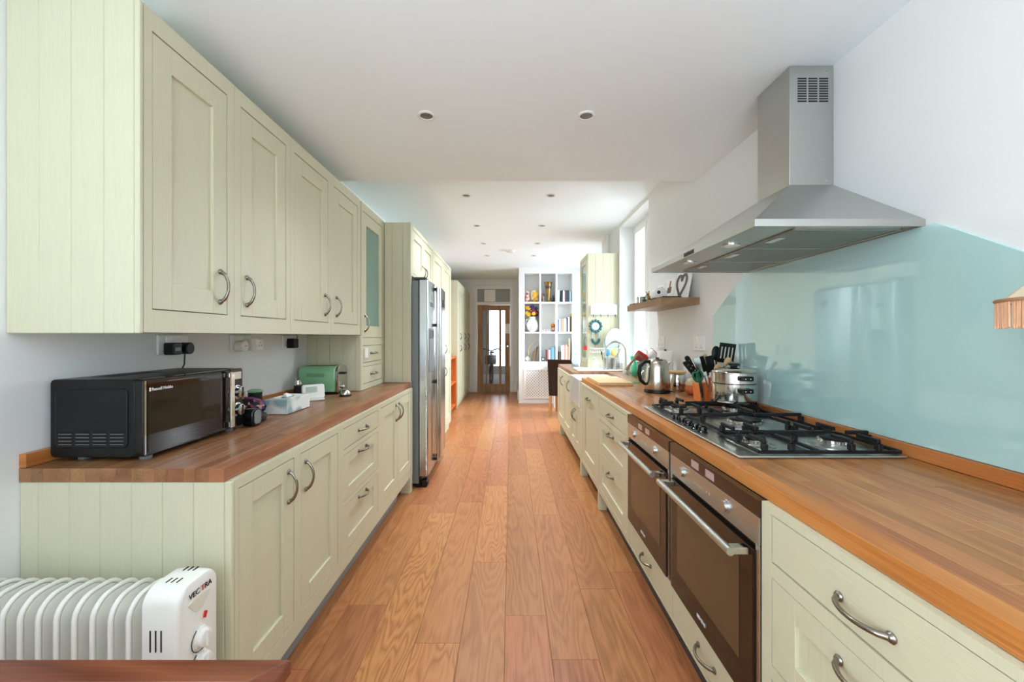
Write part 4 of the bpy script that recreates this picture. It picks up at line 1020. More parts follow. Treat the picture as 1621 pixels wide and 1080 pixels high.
# knife block with knives
t = thing('knife_block', (1.17, 2.47, Z), 'small orange wooden knife block beside the steamer pot', 'knife block')
m = MB().prism([(1.152, Z+.001), (1.205, Z+.001), (1.192, Z+.125), (1.138, Z+.115)], 'y', 2.43, 2.52); m.build('body', 'orange_wood', t, .004)
def knife(x, y, z, dx, dz_, L, wdt, lab, name='knife', blade=None):
    k = thing(name, (x, y, z), lab, 'knife')
    d = Vector((dx, 0, dz_)).normalized(); n_ = Vector((-d.z, 0, d.x))
    p = Vector((x, y, z)); sec = []
    for u, wv in ((0, .9), (.25, .75), (.6, .85), (.9, 1.05), (1, .6)):
        cpt = p + d*L*u; sec.append([cpt + n_*wv*wdt + Vector((0, -.008, 0)), cpt + n_*wv*wdt + Vector((0, .008, 0)), cpt - n_*wv*wdt + Vector((0, .008, 0)), cpt - n_*wv*wdt + Vector((0, -.008, 0))])
    h_ = MB().loft(sec).build('handle', 'black_plastic', k, .003)
    for u in (.25, .5, .75):
        c_ = p + d*L*u; MB().lathe([(.0035, 0), (.0035, -.001)], (c_.x, y-.0082, c_.z), 8, 'y').build('rivet', 'chrome', h_)
    b0 = p; b1 = p - d*.05
    MB().loft([[b0+n_*wdt*.8+Vector((0,-.001,0)), b0+n_*wdt*.8+Vector((0,.001,0)), b0-n_*wdt*.8+Vector((0,.001,0)), b0-n_*wdt*.8+Vector((0,-.001,0))], [b1+n_*wdt*.7+Vector((0,-.001,0)), b1+n_*wdt*.7+Vector((0,.001,0)), b1-n_*wdt*.7+Vector((0,.001,0)), b1-n_*wdt*.7+Vector((0,-.001,0))]]).build('blade', 'polished_steel', k)
    return k
knife(1.165, 2.50, Z+.165, -.62, 1, .135, .015, 'large black-handled knife with steel rivets in the knife block')
knife(1.128, 2.455, Z+.155, -.75, 1, .115, .009, 'slim black-handled knife leaning outermost in the knife block')
knife(1.142, 2.475, Z+.160, -.70, 1, .110, .010, 'slim black-handled knife beside the outermost one in the knife block')
# green scissors hooked at the block front
t = thing('scissors', (1.12, 2.41, Z+.10), 'green-handled kitchen scissors standing in front of the knife block', 'scissors')
for sx in (-1, 1):
    ring_ = [(1.125+sx*.012+.016*math.cos(a), 2.408, Z+.165+.030*math.sin(a)) for a in [2*math.pi*i/18 for i in range(18)]]
    MB().tube(ring_, .006, 8, True).xf(Matrix.Translation((1.125, 2.4, Z+.165)) @ Matrix.Rotation(R(-22+sx*8), 4, 'Y') @ Matrix.Translation((-1.125, -2.4, -Z-.165))).build('handle', 'green_handle', t, smooth=60)
MB().prism([(1.125, Z+.15), (1.145, Z+.145), (1.160, Z+.02), (1.150, Z+.001)], 'y', 2.404, 2.412).build('blade', 'polished_steel', t)
# utensil pot with tools
ux_, uy_ = 1.248, 2.40
t = MB().lathe([(.050, Z+.001), (.056, Z+.02), (.058, Z+.15), (.060, Z+.152), (.054, Z+.152), (.050, Z+.02), (.001, Z+.012)], (ux_, uy_, 0), 24, cap=False).build('utensil_pot', 'terracotta', None, smooth=50); tag(t, 'terracotta utensil pot behind the steamer pot', 'pot')
def utensil(name, lab, base, tip, mt, head, hm=None, cat='utensil', r=.005):
    k = thing(name, base, lab, cat)
    MB().tube([base, tip], r, 8).build('shaft', mt, k, smooth=50)
    head(Vector(tip), (Vector(tip)-Vector(base)).normalized(), k, hm or mt)
    return k
def frame_of(d):
    yv = Vector((0, 1, 0)); xv = d.cross(yv).normalized(); yv = xv.cross(d).normalized()
    return Matrix((xv, yv, d)).transposed().to_4x4()
def h_spat(p, d, k, mt):
    F = Matrix.Translation(p) @ frame_of(d)
    m = MB()
    for x in (-.042, -.021, 0, .021, .042): m.box(x-.0065, x+.0065, -.002, .002, -.02, .075)
    m.box(-.0485, .0485, -.002, .002, -.03, -.005).box(-.0485, .0485, -.002, .002, .065, .088)
    m.xf(F).build('head', mt, k, .001)
def h_spoon(rx, rz):
    def f(p, d, k, mt): MB().ball((0, 0, 0), rx, .008, rz).xf(Matrix.Translation(p + d*rz*.8) @ frame_of(d)).build('head', mt, k, smooth=60)
    return f
def h_ladle(p, d, k, mt):
    MB().lathe([(.042, .0), (.040, .012), (.032, .024), (.018, .032), (.001, .034)], (p.x+.012, p.y-.03, p.z-.01), 22).build('head', mt, k, smooth=60)
def h_flat(wd, hh_):
    def f(p, d, k, mt): MB().box(-wd, wd, -.002, .002, -.01, hh_).xf(Matrix.Translation(p) @ frame_of(d)).build('head', mt, k, .002)
    return f
zz = Z+.02
utensil('slotted_spatula', 'black slotted spatula standing tallest in the utensil pot', (ux_, uy_, zz), (ux_+.03, uy_-.02, Z+.275), 'black_plastic', h_spat)
utensil('serving_spoon', 'black plastic serving spoon in the utensil pot behind the steamer', (ux_-.01, uy_+.01, zz), (ux_-.012, uy_+.01, Z+.265), 'black_plastic', h_spoon(.028, .045))
utensil('wooden_spoon', 'wooden spoon in front of the slotted spatula in the utensil pot', (ux_, uy_-.02, zz), (ux_+.02, uy_-.05, Z+.225), 'beech', h_spoon(.023, .032), r=.006)
utensil('wooden_spoon', 'short wooden spoon half hidden in the utensil pot', (ux_-.01, uy_-.01, zz), (ux_-.03, uy_-.045, Z+.19), 'beech', h_spoon(.024, .03), r=.006)
utensil('ladle', 'shiny steel ladle hanging over the rim of the utensil pot', (ux_+.02, uy_-.01, zz), (ux_+.03, uy_-.045, Z+.235), 'chrome', h_ladle)
utensil('black_turner', 'broad black turner leaning towards the knife block in the utensil pot', (ux_-.01, uy_, zz), (ux_-.050, uy_-.012, Z+.20), 'black_plastic', h_flat(.024, .09))
utensil('steel_scraper', 'wide pale steel scraper between the knives and the black turner', (ux_-.03, uy_+.02, zz), (ux_-.08, uy_+.02, Z+.17), 'polished_steel', h_flat(.034, .115))
utensil('olive_spoon', 'olive-coloured spoon tip behind the black turner', (ux_-.02, uy_+.03, zz), (ux_-.06, uy_+.05, Z+.25), 'glaze', h_spoon(.022, .03))

# kettle
kx, ky = 1.062, 2.90
t = thing('kettle', (kx, ky, Z), 'brushed steel cordless kettle with a black handle on the worktop', 'kettle')
lath([(.088, Z+.001), (.092, Z+.006), (.090, Z+.020), (.084, Z+.022)], (kx, ky, 0)).build('base', 'black_plastic', t, smooth=40)
lath([(.086, Z+.0225), (.089, Z+.03), (.087, Z+.09), (.080, Z+.17), (.074, Z+.215), (.068, Z+.224)], (kx, ky, 0)).build('body', 'kettle_steel', t, smooth=40)
ld = lath([(.068, Z+.2245), (.060, Z+.235), (.03, Z+.242), (.001, Z+.244)], (kx, ky, 0)).build('lid', 'polished_steel', t, smooth=40)
lath([(.014, Z+.242), (.012, Z+.250), (.001, Z+.252)], (kx, ky, 0), 14).build('knob', 'black_plastic', ld, smooth=40)
MB().tube([(kx-.055, ky-.02, Z+.222), (kx-.10, ky-.025, Z+.222), (kx-.135, ky-.03, Z+.19), (kx-.142, ky-.03, Z+.14), (kx-.13, ky-.03, Z+.09), (kx-.10, ky-.02, Z+.065), (kx-.083, ky-.015, Z+.06)], [.012, .013, .014, .014, .013, .012, .010], 10).build('handle', 'black_plastic', t, smooth=60)
MB().loft([[(kx+.05, ky+.02, Z+.20), (kx+.05, ky-.02, Z+.20), (kx+.055, ky, Z+.15)], [(kx+.095, ky+.01, Z+.222), (kx+.095, ky-.01, Z+.222), (kx+.085, ky, Z+.19)]]).build('spout', 'polished_steel', t)
box('switch', 'black_plastic', t, kx+.0, kx+.03, ky-.105, ky-.088, Z+.008, Z+.03, .003)
MB().tube([(kx+.085, ky, Z+.01), (kx+.115, ky-.04, Z+.006), (kx+.15, ky-.02, Z+.005), (kx+.2, ky+.02, Z+.005)], .0035, 6).build('cable', 'black_plastic', t, smooth=60)

# paper roll, jars
rx_, ry_ = 1.255, 3.25
t = thing('paper_roll', (rx_, ry_, Z), 'white kitchen paper roll standing upright behind the kettle', 'paper roll')
lath([(.062, Z+.012), (.062, Z+.285)], (rx_, ry_, 0)).build('paper', 'paper', t, smooth=40)
lath([(.07, Z+.001), (.07, Z+.0115)], (rx_, ry_, 0)).build('base', 'beech', t, smooth=40)
lath([(.010, Z+.285), (.010, Z+.296), (.006, Z+.30)], (rx_, ry_, 0), 14).build('spindle', 'dark_grey', t, smooth=50)
jx, jy = 1.262, 3.03
t = thing('storage_jar', (jx, jy, Z), 'steel and glass storage jar with a round wooden lid beside the kettle', 'jar')
lath([(.055, Z+.001), (.058, Z+.01), (.058, Z+.115), (.052, Z+.125)], (jx, jy, 0)).build('body', 'polished_steel', t, smooth=40)
lath([(.062, Z+.1255), (.064, Z+.130), (.064, Z+.140), (.060, Z+.144)], (jx, jy, 0)).build('lid', 'beech', t, smooth=40)
gx_, gy_ = 1.262, 2.78
t = thing('clay_pot', (gx_, gy_, Z), 'small round terracotta pot with a beige glazed lid', 'pot')
lath([(.03, Z+.001), (.048, Z+.02), (.052, Z+.045), (.046, Z+.068)], (gx_, gy_, 0)).build('body', 'terracotta', t, smooth=50)
lath([(.047, Z+.068), (.048, Z+.085), (.042, Z+.092)], (gx_, gy_, 0)).build('collar', 'glaze', t, smooth=50)
ldd = lath([(.042, Z+.0925), (.036, Z+.104), (.014, Z+.114), (.009, Z+.120), (.011, Z+.126), (.004, Z+.130)], (gx_, gy_, 0)).build('lid', 'glaze', t, smooth=50)
t = lath([(.018, Z+.001), (.021, Z+.06), (.019, Z+.06), (.016, Z+.006), (.001, Z+.005)], (1.302, 2.715, 0), 18); t = t.build('small_glass', 'glass', None, smooth=50); tag(t, 'tiny clear glass between clay pot and knife block', 'glass')

# chopping board
t = thing('chopping_board', (.86, 3.53, Z), 'pale wooden chopping board lying on the worktop end by the sink', 'chopping board')
for i in range(6):
    box('strip', 'beech', t, .725+i*.046, .725+(i+1)*.046, 3.27, 3.80, Z+.001, Z+.026, .001)
# glass box with wooden lid
t = thing('glass_box', (1.08, 3.48, Z), 'clear faceted glass box with a propped wooden lid behind the chopping board', 'glass box')
def oct_(r, z, cx=1.075, cy=3.47): return [(cx+r*math.cos(R(22.5+45*i)), cy+r*math.sin(R(22.5+45*i)), z) for i in range(8)]
MB().loft([oct_(.060, Z+.001), oct_(.075, Z+.03), oct_(.080, Z+.075), oct_(.072, Z+.10)], cap=False).add(oct_(.06, Z+.002), [tuple(range(8))]).build('bowl', 'glass', t)
MB().box(-.075, .075, -.006, .006, 0, .17).xf(Matrix.Translation((1.06, 3.52, Z+.07)) @ Matrix.Rotation(R(38), 4, 'Y') @ Matrix.Rotation(R(20), 4, 'Z')).build('lid', 'glass', t)
m = MB().box(-.082, -.066, -.009, .009, 0, .18).box(-.082, .082, -.009, .009, .17, .185)
m.xf(Matrix.Translation((1.06, 3.52, Z+.07)) @ Matrix.Rotation(R(38), 4, 'Y') @ Matrix.Rotation(R(20), 4, 'Z')).build('lid_frame', 'shelf_oak', t, .002)
# colander with cups
t = thing('washing_bowl', (1.24, 3.66, Z), 'grey-white plastic bowl by the window holding a red cup', 'bowl')
MB().lathe([(.06, Z+.001), (.075, Z+.03), (.092, Z+.17), (.098, Z+.172), (.088, Z+.168), (.07, Z+.03), (.001, Z+.02)], (1.245, 3.66, 0), 28, cap=False).build('body', 'plate_grey', t, smooth=50)
t = thing('red_cup', (1.2, 3.65, Z+.17), 'red patterned cup tipped upside down in the grey-white bowl', 'cup')
MT = Matrix.Translation((1.19, 3.64, Z+.215)) @ Matrix.Rotation(R(-62), 4, 'Y')
MB().lathe([(.028, -.05), (.040, -.035), (.046, .02), (.047, .05), (.043, .05), (.036, -.03), (.001, -.038)], (0, 0, 0), 22, cap=False).xf(MT).build('body', 'red', t, smooth=50)
MB().tube([MT @ Vector(p) for p in ((.045, 0, .03), (.075, 0, .02), (.075, 0, -.02), (.042, 0, -.03))], .005, 8).build('handle', 'ceramic', t, smooth=60)
MT2 = Matrix.Translation((1.285, 3.69, Z+.225)) @ Matrix.Rotation(R(50), 4, 'Y')
t = MB().lathe([(.026, -.045), (.038, -.03), (.044, .02), (.045, .05), (.041, .05), (.034, -.03), (.001, -.036)], (0, 0, 0), 22, cap=False).xf(MT2).build('floral_cup', 'ceramic', None, smooth=50); tag(t, 'white floral cup with red rim tilted beside the red cup', 'cup')
MB().tube([MT2 @ Vector((.0455*math.cos(a), .0455*math.sin(a), .05)) for a in [2*math.pi*i/22 for i in range(22)]], .003, 6, True).build('rim', 'red', t, smooth=60)

# sink area ------------------------------------------------------------------
t = thing('tap', (1.225, 4.25, Z), 'tall curved steel tap over the white butler sink', 'tap')
pts = [(1.225, 4.25, Z+.001), (1.225, 4.25, Z+.24)] + [(1.115+.11*math.cos(a), 4.25, Z+.24+.11*math.sin(a)) for a in [R(18*j) for j in range(1, 10)]] + [(1.005, 4.25, Z+.235), (1.0, 4.25, Z+.19)]
MB().tube(pts, .0125, 12).build('spout', 'steel', t, smooth=60)
MB().lathe([(.027, Z+.001), (.027, Z+.05), (.02, Z+.07)], (1.225, 4.25, 0), 20).build('base', 'steel', t, smooth=50)
MB().tube([(1.225, 4.25, Z+.045), (1.235, 4.19, Z+.06), (1.235, 4.15, Z+.09)], .006, 8).build('lever', 'steel', t, smooth=60)
# inset drainer
t = thing('drainer', (1.04, 4.85, Z), 'white ceramic draining board set on the far worktop', 'draining board')
MB().prism(rrect(.775, 1.31, 4.60, 4.985, .03, 5), 'z', Z+.0, Z+.022).build('tray', 'ceramic', t, .006, 40, 2)
for i in range(9): MB().box(.83+i*.045, .845+i*.045, 4.66, 4.93, Z+.0225, Z+.028).build('rib', 'ceramic', t, .003)
t = thing('cutlery_holder', (1.175, 4.62, Z+.022), 'perforated steel cutlery holder on the white draining board', 'cutlery holder')
hz_ = Z+.0225+.0065
def holder(cx):
    m = MB().lathe([(.048, hz_), (.048, hz_+.125), (.046, hz_+.125), (.046, hz_+.004), (.001, hz_+.004)], (cx, 4.70, 0), 24, cap=False).build('cup', 'steel', t, smooth=40)
    for r_ in range(5):
        for c_ in range(5):
            a = R(-130+20*c_); x, y = cx+.0483*math.cos(a), 4.70+.0483*math.sin(a)
            MB().ball((x, y, hz_+.022+r_*.021), .004, .002, .004, 8, 6).build('hole', 'slot_dark', m)
holder(1.13); holder(1.23)
for nm, lab, x, y, mt, hf, tip in (
    ('washing_brush', 'dark-handled brush standing in the cutlery holder', 1.10, 4.70, 'slot_dark', h_flat(.008, .03), (-.03, 0, .17)),
    ('blue_cloth', 'bright blue cloth tucked in the cutlery holder', 1.135, 4.71, 'blue_plastic', h_spoon(.025, .045), (.005, 0, .15)),
    ('yellow_sponge', 'yellow sponge wedged in the cutlery holder under the tap arch', 1.215, 4.70, 'yellow_sponge', h_spoon(.035, .05), (.0, 0, .15)),
    ('fork', 'steel fork standing in the cutlery holder', 1.245, 4.71, 'chrome', h_flat(.012, .05), (.03, 0, .19))):
    utensil(nm, lab, (x, y, hz_+.006), (x+tip[0], y+tip[1], hz_+tip[2]), mt, hf, r=.004)
t = thing('soap_bottle', (1.01, 4.78, Z+.029), 'white soap pump bottle beside the cutlery holder', 'bottle')
lath([(.03, Z+.029), (.033, Z+.04), (.032, Z+.10), (.012, Z+.118)], (1.02, 4.80, 0), 20).build('body', 'white_plastic', t, smooth=50)
MB().tube([(1.02, 4.80, Z+.118), (1.02, 4.80, Z+.15), (.99, 4.80, Z+.152)], .005, 8).build('pump', 'white_plastic', t, smooth=50)
t = thing('spray_bottle', (1.27, 4.08, Z), 'green spray cleaner bottle beside the window reveal', 'bottle')
lath([(.035, Z+.001), (.040, Z+.01), (.042, Z+.09), (.016, Z+.15), (.014, Z+.165)], (1.275, 4.08, 0), 22).build('body', 'green_plastic', t, smooth=50)
MB().box(1.225, 1.295, 4.068, 4.092, Z+.165, Z+.205).box(1.235, 1.248, 4.072, 4.088, Z+.135, Z+.165).build('trigger', 'green_plastic', t, .005)
t = thing('washing_up_bottle', (1.262, 4.42, Z), 'white washing-up liquid bottle with red cap behind the tap', 'bottle')
lath([(.033, Z+.001), (.036, Z+.02), (.034, Z+.15), (.016, Z+.185)], (1.275, 4.42, 0), 20).build('body', 'white_plastic', t, smooth=50)
lath([(.014, Z+.185), (.012, Z+.21), (.006, Z+.215)], (1.275, 4.42, 0), 14).build('cap', 'red', t, smooth=50)

# tall glazed cupboard on far worktop
c = cabinet('glazed_cupboard', -1, .965, XR-.001, 5.02, 5.56, .944, 2.389, [(5.07, 5.52, 1.0, 2.34)], 'tall pale green cupboard with glass door on the worktop by the window', 'cupboard')
front(c, 'door', -1, .965, 5.07, 5.52, 1.0, 2.34, 'glass', .06, (5.11, 1.28, 'v'))
boards(c, 5.02, .965, XR-.001, .944, 2.389, n=4, depth=.012)
# letter rack with hooks
t = thing('hook_rack', (1.16, 5.0, 1.60), 'white wavy-topped key rack with hooks on the boarded cupboard side', 'hook rack')
pts = [(1.0, 1.615), (1.33, 1.615), (1.33, 1.735)] + [(1.33-.33*i/16, 1.74+.022*math.sin(math.pi*i/16)+.007*math.cos(i*1.57)) for i in range(1, 16)] + [(1.0, 1.735)]
MB().prism(pts, 'y', 4.988, 5.007).build('board', 'white_gloss', t, .003)
for i in range(4):
    x = 1.03+i*.09; MB().tube([(x, 4.987, 1.625), (x, 4.970, 1.615), (x, 4.965, 1.595), (x, 4.975, 1.588)], .004, 6).build('hook', 'dark_grey', t, smooth=60)
# ornamental clock with pendulum
t = thing('wall_clock', (1.055, 4.99, 1.25), 'teal flower-shaped wall clock with pendulum on the boarded cupboard side', 'clock')
MB().lathe([(.001, -.014), (.075, -.014), (.08, -.006), (.08, 0)], (1.06, 5.004, 1.475), 28, 'y').build('back', 'plate_grey', t, smooth=40)
for i in range(12):
    a = 2*math.pi*i/12; MB().ball((1.06+.066*math.cos(a), 4.984, 1.475+.068*math.sin(a)), .019, .009, .019, 10, 8).build('petal', 'teal', t, smooth=60)
MB().lathe([(.001, -.003), (.044, -.003), (.044, 0)], (1.06, 4.99, 1.475), 24, 'y').build('dial', 'white_gloss', t, smooth=40)
MB().tube([(1.045, 4.985, 1.46), (1.06, 4.985, 1.475), (1.07, 4.985, 1.50)], .0025, 6).build('hand', 'red', t)
for i in range(9):
    a = R(200+i*17.5); MB().ball((1.06+.05*math.cos(a)*(.9), 4.99, 1.33+.07*math.sin(a)), .017, .009, .017, 10, 8).build('petal', 'teal', t, smooth=60)
for sx in (-1, 1): MB().tube([(1.06+sx*.035, 4.992, 1.41), (1.06+sx*.045, 4.992, 1.30)], .008, 8).build('side_rail', 'plate_grey', t, smooth=60)
MB().tube([(1.06, 4.992, 1.40), (1.06, 4.992, 1.32)], .003, 6).build('pendulum', 'chrome', t)
# plate rack with plates (fixed to the cupboard side)
t = thing('plate_rack', (1.13, 4.93, 1.2), 'white wire plate rack against the boarded cupboard side', 'plate rack')
m = MB()
for y in (4.86, 4.99): m.tube([(.99, y, 1.20), (1.33, y, 1.20)], .004, 6).tube([(.99, y, 1.155), (1.33, y, 1.155)], .003, 6)
m.tube([(.99, 4.86, 1.20), (.99, 4.99, 1.20)], .004, 6).tube([(1.33, 4.86, 1.20), (1.33, 4.99, 1.20)], .004, 6)
m.build('rail', 'white_gloss', t, smooth=60)
for i in range(13): MB().tube([(1.0+i*.0265, 4.86, 1.205), (1.0+i*.0265, 4.86, 1.15), (1.0+i*.0265, 4.99, 1.15), (1.0+i*.0265, 4.99, 1.205)], .0025, 5).build('wire', 'white_gloss', t, smooth=60)
for i, (x, r_, lab) in enumerate(((1.235, .105, 'smaller grey-green plate standing in the wire rack'), (1.29, .145, 'larger grey-green plate standing behind the smaller one in the rack'))):
    m = MB().lathe([(.001, 0), (r_*.6, .002), (r_*.65, .008), (r_, .018), (r_, .022), (r_*.62, .012), (.001, .006)], (0, 0, 0), 36)
    m.xf(Matrix.Translation((x, 4.925, 1.155+r_)) @ Matrix.Rotation(R(-62), 4, 'Z') @ Matrix.Rotation(R(-80), 4, 'Y'))
    tag(m.build('plate', 'plate_grey', None, smooth=50), lab, 'plate', 'plates in the wire rack')
# glass lantern and hanging tag by the cupboard front
t = thing('glass_carafe', (.86, 5.2, Z), 'clear glass carafe at the far end of the worktop', 'carafe')
lath([(.04, Z+.001), (.045, Z+.03), (.03, Z+.10), (.018, Z+.16), (.024, Z+.20), (.022, Z+.20), (.016, Z+.16), (.028, Z+.10), (.04, Z+.03), (.001, Z+.01)], (.83, 5.15, 0), 22).build('body', 'glass', t, smooth=60)
t = thing('wire_stand', (.90, 4.88, Z+.03), 'chrome wire mug stand with a red tag on the draining board', 'mug stand')
MB().tube([(.86, 4.93, Z+.03), (.86, 4.93, Z+.44), (.90, 4.93, Z+.50), (.93, 4.93, Z+.44), (.935, 4.93, Z+.30)], .0035, 6).tube([(.80, 4.93, Z+.030), (.92, 4.93, Z+.030)], .0035, 6).build('wire', 'chrome', t, smooth=60)
box('tag', 'red', t, .895, .94, 4.925, 4.93, Z+.235, Z+.285, .001)

# ------------------------------------------------------------------ floating shelf and its things
sh = thing('floating_shelf', (1.21, 3.27, 1.575), 'thick greyish oak floating shelf beside the window', 'shelf')
box('board', 'shelf_oak', sh, 1.076, XR-.001, 2.859, 3.693, 1.575, 1.626, .0015)
SZ = 1.627
mat('heart', (120, 108, 110), .7); mat('sepia', (120, 84, 62), .7)
def picture(y0, y1, h_, xfoot, lab, art):
    t = thing('canvas', (xfoot, (y0+y1)/2, SZ), lab, 'picture', 'pictures leaning on the floating shelf')
    F = Matrix.Translation((xfoot, 0, SZ+.002)) @ Matrix.Rotation(R(10), 4, 'Y')
    MB().box(0, .016, y0, y1, 0, h_).xf(F).build('panel', 'paper', t, .001)
    art(t, F, y0, y1, h_)
def art_heart(t, F, y0, y1, h_):
    yc = (y0+y1)/2; pts = []
    for i in range(28):
        a = 2*math.pi*i/28; u = 16*math.sin(a)**3; v = 13*math.cos(a)-5*math.cos(2*a)-2*math.cos(3*a)-math.cos(4*a)
        pts.append(F @ Vector((-.003, yc-u*.0052, h_*.52+v*.0060)))
    MB().tube(pts, .010, 6, True).build('print', 'heart', t, smooth=60)
def art_deer(t, F, y0, y1, h_):
    yc = (y0+y1)/2; m = MB()
    m.box(-.001, 0, yc-.04, yc+.04, h_*.36, h_*.62).box(-.001, 0, yc-.012, yc+.012, h_*.6, h_*.9)
    m.xf(F).build('print', 'sepia', t)
def art_dog(t, F, y0, y1, h_):
    yc = (y0+y1)/2; m = MB().box(-.001, 0, yc-.045, yc+.045, h_*.62, h_*.85)
    for k in (-.04, -.015, .015, .04): m.box(-.001, 0, yc+k-.006, yc+k+.006, h_*.35, h_*.65)
    m.xf(F).build('print', 'sepia', t)
picture(2.90, 3.13, .21, 1.27, 'white canvas with a grey wicker heart, leaning on the floating shelf', art_heart)
picture(3.14, 3.33, .185, 1.265, 'white card with a brown stag motif, leaning on the floating shelf', art_deer)
picture(3.34, 3.50, .16, 1.26, 'small card with a brown animal picture, farthest on the floating shelf', art_dog)
t = thing('bird_box', (1.15, 3.08, SZ), 'rounded white gadget with a black opening on the floating shelf', 'gadget')
MB().prism([(1.145-.05, SZ+.013)] + [(1.145-.05*math.cos(a), SZ+.045+.05*math.sin(a)) for a in [R(12*j) for j in range(16)]] + [(1.145+.05, SZ+.013)], 'y', 3.05, 3.15).build('body', 'white_gloss', t, .008, 40, 2)
MB().lathe([(.013, 0), (.013, -.003)], (1.128, 3.05, SZ+.055), 16, 'y').build('opening', 'slot_dark', t)
t = box('tablet', 'black_gloss', None, 1.10, 1.24, 2.90, 3.16, SZ, SZ+.011, .003); tag(t, 'thin black tablet lying flat under the white gadget', 'tablet')
t = thing('tin_can', (1.11, 3.46, SZ), 'small silver tin with a red base on the floating shelf', 'tin')
lath([(.030, SZ+.009), (.030, SZ+.06), (.026, SZ+.062)], (1.115, 3.46, 0), 20).build('body', 'polished_steel', t, smooth=40)
lath([(.031, SZ+.001), (.031, SZ+.009)], (1.115, 3.46, 0), 20).build('base', 'red', t, smooth=40)
t = thing('figurine', (1.13, 3.27, SZ), 'tiny brass animal figurine between tin and white gadget', 'figurine')
MB().ball((1.13, 3.27, SZ+.035), .018, .012, .018).ball((1.12, 3.27, SZ+.062), .012).tube([(1.12, 3.265, SZ+.03), (1.115, 3.265, SZ+.001)], .005, 6).tube([(1.14, 3.275, SZ+.03), (1.145, 3.275, SZ+.001)], .005, 6).build('body', 'brass', t, smooth=60)
MB().tube([(1.115, 3.27, SZ+.07), (1.105, 3.27, SZ+.085)], .004, 6).tube([(1.125, 3.27, SZ+.07), (1.13, 3.27, SZ+.088)], .004, 6).build('ear', 'brass', t, smooth=60)
t = thing('succulent', (1.12, 3.37, SZ), 'tiny dark plant pot beside the silver tin', 'plant')
lath([(.014, SZ+.001), (.018, SZ+.03)], (1.125, 3.37, 0), 14).build('pot', 'dark_grey', t, smooth=40)
for i in range(6):
    a = i*1.05; MB().tube([(1.125, 3.37, SZ+.03), (1.125+.02*math.cos(a), 3.37+.02*math.sin(a), SZ+.065)], [.005, .001], 5).build('leaf', 'green_handle', t)
t = MB().prism(rrect(1.09, 1.19, 3.53, 3.68, .004, 3), 'z', SZ, SZ+.012).build('booklet', 'dark_grey', None, .001); tag(t, 'slim grey booklet at the window end of the floating shelf', 'booklet')
t = thing('white_box', (1.25, 3.60, SZ), 'small white carton at the window end of the floating shelf', 'box')
box('carton', 'white_matt', t, 1.20, 1.30, 3.54, 3.66, SZ, SZ+.07, .002); box('lid', 'white_gloss', t, 1.198, 1.302, 3.538, 3.662, SZ+.07, SZ+.078, .002)

# ------------------------------------------------------------------ fringed lamp at the picture edge
lx, ly = 1.171, .767
t = thing('table_lamp', (lx, ly, Z), 'table lamp with a cream fringed fabric shade, at the picture edge', 'lamp')
lath([(.065, Z+.001), (.07, Z+.012), (.03, Z+.03), (.018, Z+.06), (.03, Z+.13), (.036, Z+.20), (.016, Z+.28), (.010, Z+.38), (.010, Z+.46)], (lx, ly, 0), 24).build('base', 'brass', t, smooth=60)
rb, rt, zb0, zt0 = .155, .05, 1.420, 1.522
shd = lath([(rb, zb0), (rt, zt0), (rt-.003, zt0), (rb-.003, zb0)], (lx, ly, 0), 12); shd = MB().loft([[(lx+r_*math.cos(2*math.pi*i/12), ly+r_*math.sin(2*math.pi*i/12), z) for i in range(12)] for r_, z in ((rb, zb0), (rb*.82, zb0+.028), (rt, zt0), (rt-.003, zt0-.002), (rb*.82-.004, zb0+.026), (rb-.004, zb0))], False).build('shade', 'linen', t)
MB().tube([(lx+(rb+.001)*math.cos(a), ly+(rb+.001)*math.sin(a), zb0+.001) for a in [2*math.pi*i/36 for i in range(36)]], .004, 6, True).build('braid', 'braid', shd, smooth=60)
m = MB()
for i in range(260):
    a = 2*math.pi*i/260; r_ = rb-.001+rng.uniform(-.002, .002); x, y = lx+r_*math.cos(a), ly+r_*math.sin(a); e = rng.uniform(-.003, .003)
    m.tube([(x, y, zb0-.002), (x+e*.4, y+e*.4, zb0-.03), (x+e, y+e, zb0-.055+rng.uniform(-.003, .003))], .0018, 4)
fr_ = m.build('fringe', 'fringe', shd); fr_['kind'] = 'stuff'
# ------------------------------------------------------------------ lattice grille under the niches
g = thing('lattice_grille', (.77, YSH, LZ0), 'white diamond lattice grille under the shelf niches', 'grille')
m = MB().box(LX0, LX1, YSH-.014, YSH-.002, LZ0, LZ0+.035).box(LX0, LX1, YSH-.014, YSH-.002, LZ1-.035, LZ1).box(LX0, LX0+.035, YSH-.014, YSH-.002, LZ0+.035, LZ1-.035).box(LX1-.035, LX1, YSH-.014, YSH-.002, LZ0+.035, LZ1-.035)
m.build('frame', 'white_matt', g, .002)
box('backing', 'grey_plastic', g, LX0+.03, LX1-.03, YSH-.0015, YSH+.004, LZ0+.03, LZ1-.03)
m = MB(); x0, x1, z0, z1 = LX0+.035, LX1-.035, LZ0+.035, LZ1-.035; st = .058; hwid = .0115
def clip_line(c, sgn):
    # line z = sgn*x + c inside the rectangle
    pts = []
    for x in (x0, x1):
        z = sgn*x + c
        if z0 <= z <= z1: pts.append((x, z))
    for z in (z0, z1):
        x = (z - c)/sgn
        if x0 < x < x1: pts.append((x, z))
    return sorted(pts)[:2] if len(pts) >= 2 else None
